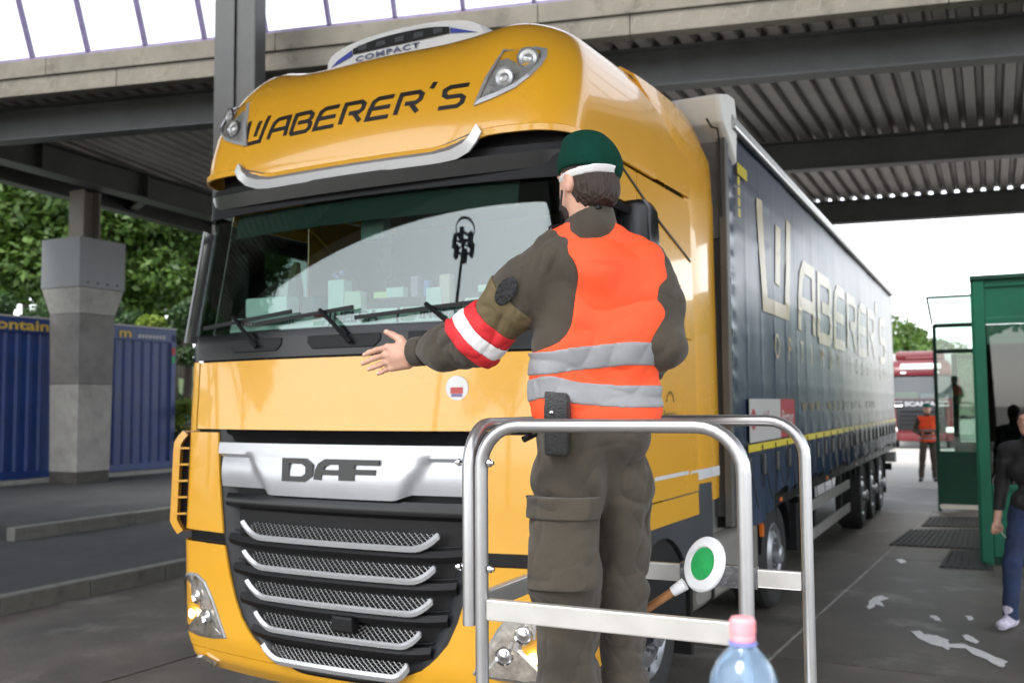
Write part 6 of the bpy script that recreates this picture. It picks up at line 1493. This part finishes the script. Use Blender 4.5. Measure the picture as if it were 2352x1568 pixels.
# shrubs above the container
def shrub(label, px, py, D, w, h, m, seed):
    p = atD(px, py, D); rng = np.random.default_rng(seed); zg = max(0, hl_z(p.x, p.y)); t = thing('shrub', label, 'shrub', (p.x, p.y, zg), 0, 'shrubs behind the container')
    hh = p.z-zg; cl = [((rng.normal()*w*.35, rng.normal()*w*.3, max(.3, hh*(.25+.75*rng.random()))), w*.28) for i in range(14)]
    V, F = leaves(cl, 6500, .085, rng); link('foliage', raw_mesh('foliage', V, F, m), t)
    b = MB()
    for i in range(5): b.tube([(0, 0, 0), (rng.normal()*w*.15, rng.normal()*w*.15, hh*.5), (rng.normal()*w*.3, rng.normal()*w*.3, hh*.9)], [.04, .03, .01], 5)
    b.build('stem', BARK, t)
for i, (px, D) in enumerate(((-20, 29), (60, 30), (130, 29), (215, 31), (300, 30), (370, 31), (440, 30))):
    shrub(['dark shrub at the left picture edge', 'dark shrub left of the column head', 'dark shrub behind the column head', 'dark shrub right behind the column', 'dark shrub above the container lettering', 'dark shrub behind the lime shrub', 'dark shrub at the cab edge'][i]+' under the trees', px, 690, D, 1.7, 1, LEAF[1], 20+i)
shrub('lime green rounded shrub above the container right end', 352, 735, 27, 1.15, 1, LEAF[2], 1)
shrub('bright shrub above the container at the left picture edge', 20, 715, 26, .9, 1, LEAF[2], 2)
shrub('small green shrub above the container left of the column', 95, 725, 26, .7, 1, LEAF[0], 3)
shrub('lime shrub seen in the gap between container and cab', 418, 930, 24.5, .8, 1, LEAF[2], 4)
# wooded hill far right, one mass
def hr_z(x, y):
    return -.3+24*math.exp(-((x-38)/26)**2-((y-165)/32)**2)
hill('far_hill', 0, 130, 105, 250, hr_z, GRASS, 40)
rng = np.random.default_rng(11); cl = []
for i in range(420):
    x, y = rng.uniform(5, 95), rng.uniform(112, 185); z = hr_z(x, y)
    if z < .6: continue
    for j in range(3): cl.append(((x+rng.normal()*.9, y+rng.normal()*.9, z+2+j*1.4+rng.random()), 1.7-.3*j))
V, F = leaves(cl, 60000, .42, rng); wo_ = link('far_wood', raw_mesh('far_wood', V, F, LEAF[0])); props(wo_, 'pale green wooded hillside far beyond the red lorry', 'wood', kind='stuff')
# ================================================================== what the windscreen mirrors: floodlight mast and trees outside the frame
_TM = Matrix.Translation(TRACTOR_O) @ Matrix.Rotation(-R(TRACTOR_A), 4, 'Z')
def project(p):
    v = p-CAM; z = v.dot(_fw); return CX+F_PX*v.dot(_rt)/z, CY-F_PX*v.dot(_up)/z
def mirror_ray(px, py):
    best = None
    for X in lin(-1.1, 1.1, 89):
        for z in lin(2.35, 3.08, 40):
            p = _TM @ fX(X, z); q = project(p); e = (q[0]-px)**2+(q[1]-py)**2
            if best is None or e < best[0]: best = (e, X, z, p)
    _, X, z, p = best
    n = ((_TM @ fX(X+.01, z))-(_TM @ fX(X-.01, z))).cross((_TM @ fX(X, z+.01))-(_TM @ fX(X, z-.01))).normalized(); d = (p-CAM).normalized()
    return p, d-2*d.dot(n)*n
mp_, mr_ = mirror_ray(1068, 556)
top = mp_ + mr_*26
mast = thing('light_mast', 'tall floodlight mast seen only as a reflection in the cab windscreen', 'lamp post', (top.x, top.y, 0))
MB().tube([(0, 0, 0), (0, 0, top.z*.5), (0, 0, top.z)], [.22, .17, .11], 10).build('pole', STEELG, mast, smooth=True)
for zz in (0, .55):
    MB().lathe([(.75+.05*math.cos(a), zz+top.z-.1+.05*math.sin(a)) for a in lin(0, 2*math.pi, 7)], 20).build('basket_ring', STEELG, mast)
for q in range(6):
    a = q*math.pi/3; MB().box((.6, -.16, top.z-.35), (.9, .16, top.z+.05), Matrix.Rotation(a, 4, 'Z')).build('floodlight', DGREY, mast)
    MB().bar((0, 0, top.z-.1), (.75*math.cos(a), .75*math.sin(a), top.z-.1), .05, .05).build('spoke', STEELG, mast)
for i, (x, y, k, s) in enumerate(((-24, 7, 1, 1.05), (-29, 13, 1, 1.2), (-22, 15, 1, 1.0), (-31, 4, 0, 1.0), (-36, 9, 1, 1.3))):
    tree(k, (x, y, 0), s, i*2.1, ['first', 'second', 'third', 'fourth', 'fifth'][i]+' tree left of the picture, mirrored in the windscreen left part', 'trees left of the picture')
for i, (x, y, k, s) in enumerate(((-6, -21, 1, 1.0), (-12, -24, 1, 1.1), (-1, -25, 0, 1.1), (-17, -19, 1, 1.0), (-9, -30, 1, 1.4))):
    tree(k, (x, y, 0), s, i*1.7, ['first', 'second', 'third', 'fourth', 'fifth'][i]+' tree behind the camera, mirrored in the booth window', 'trees behind the camera')
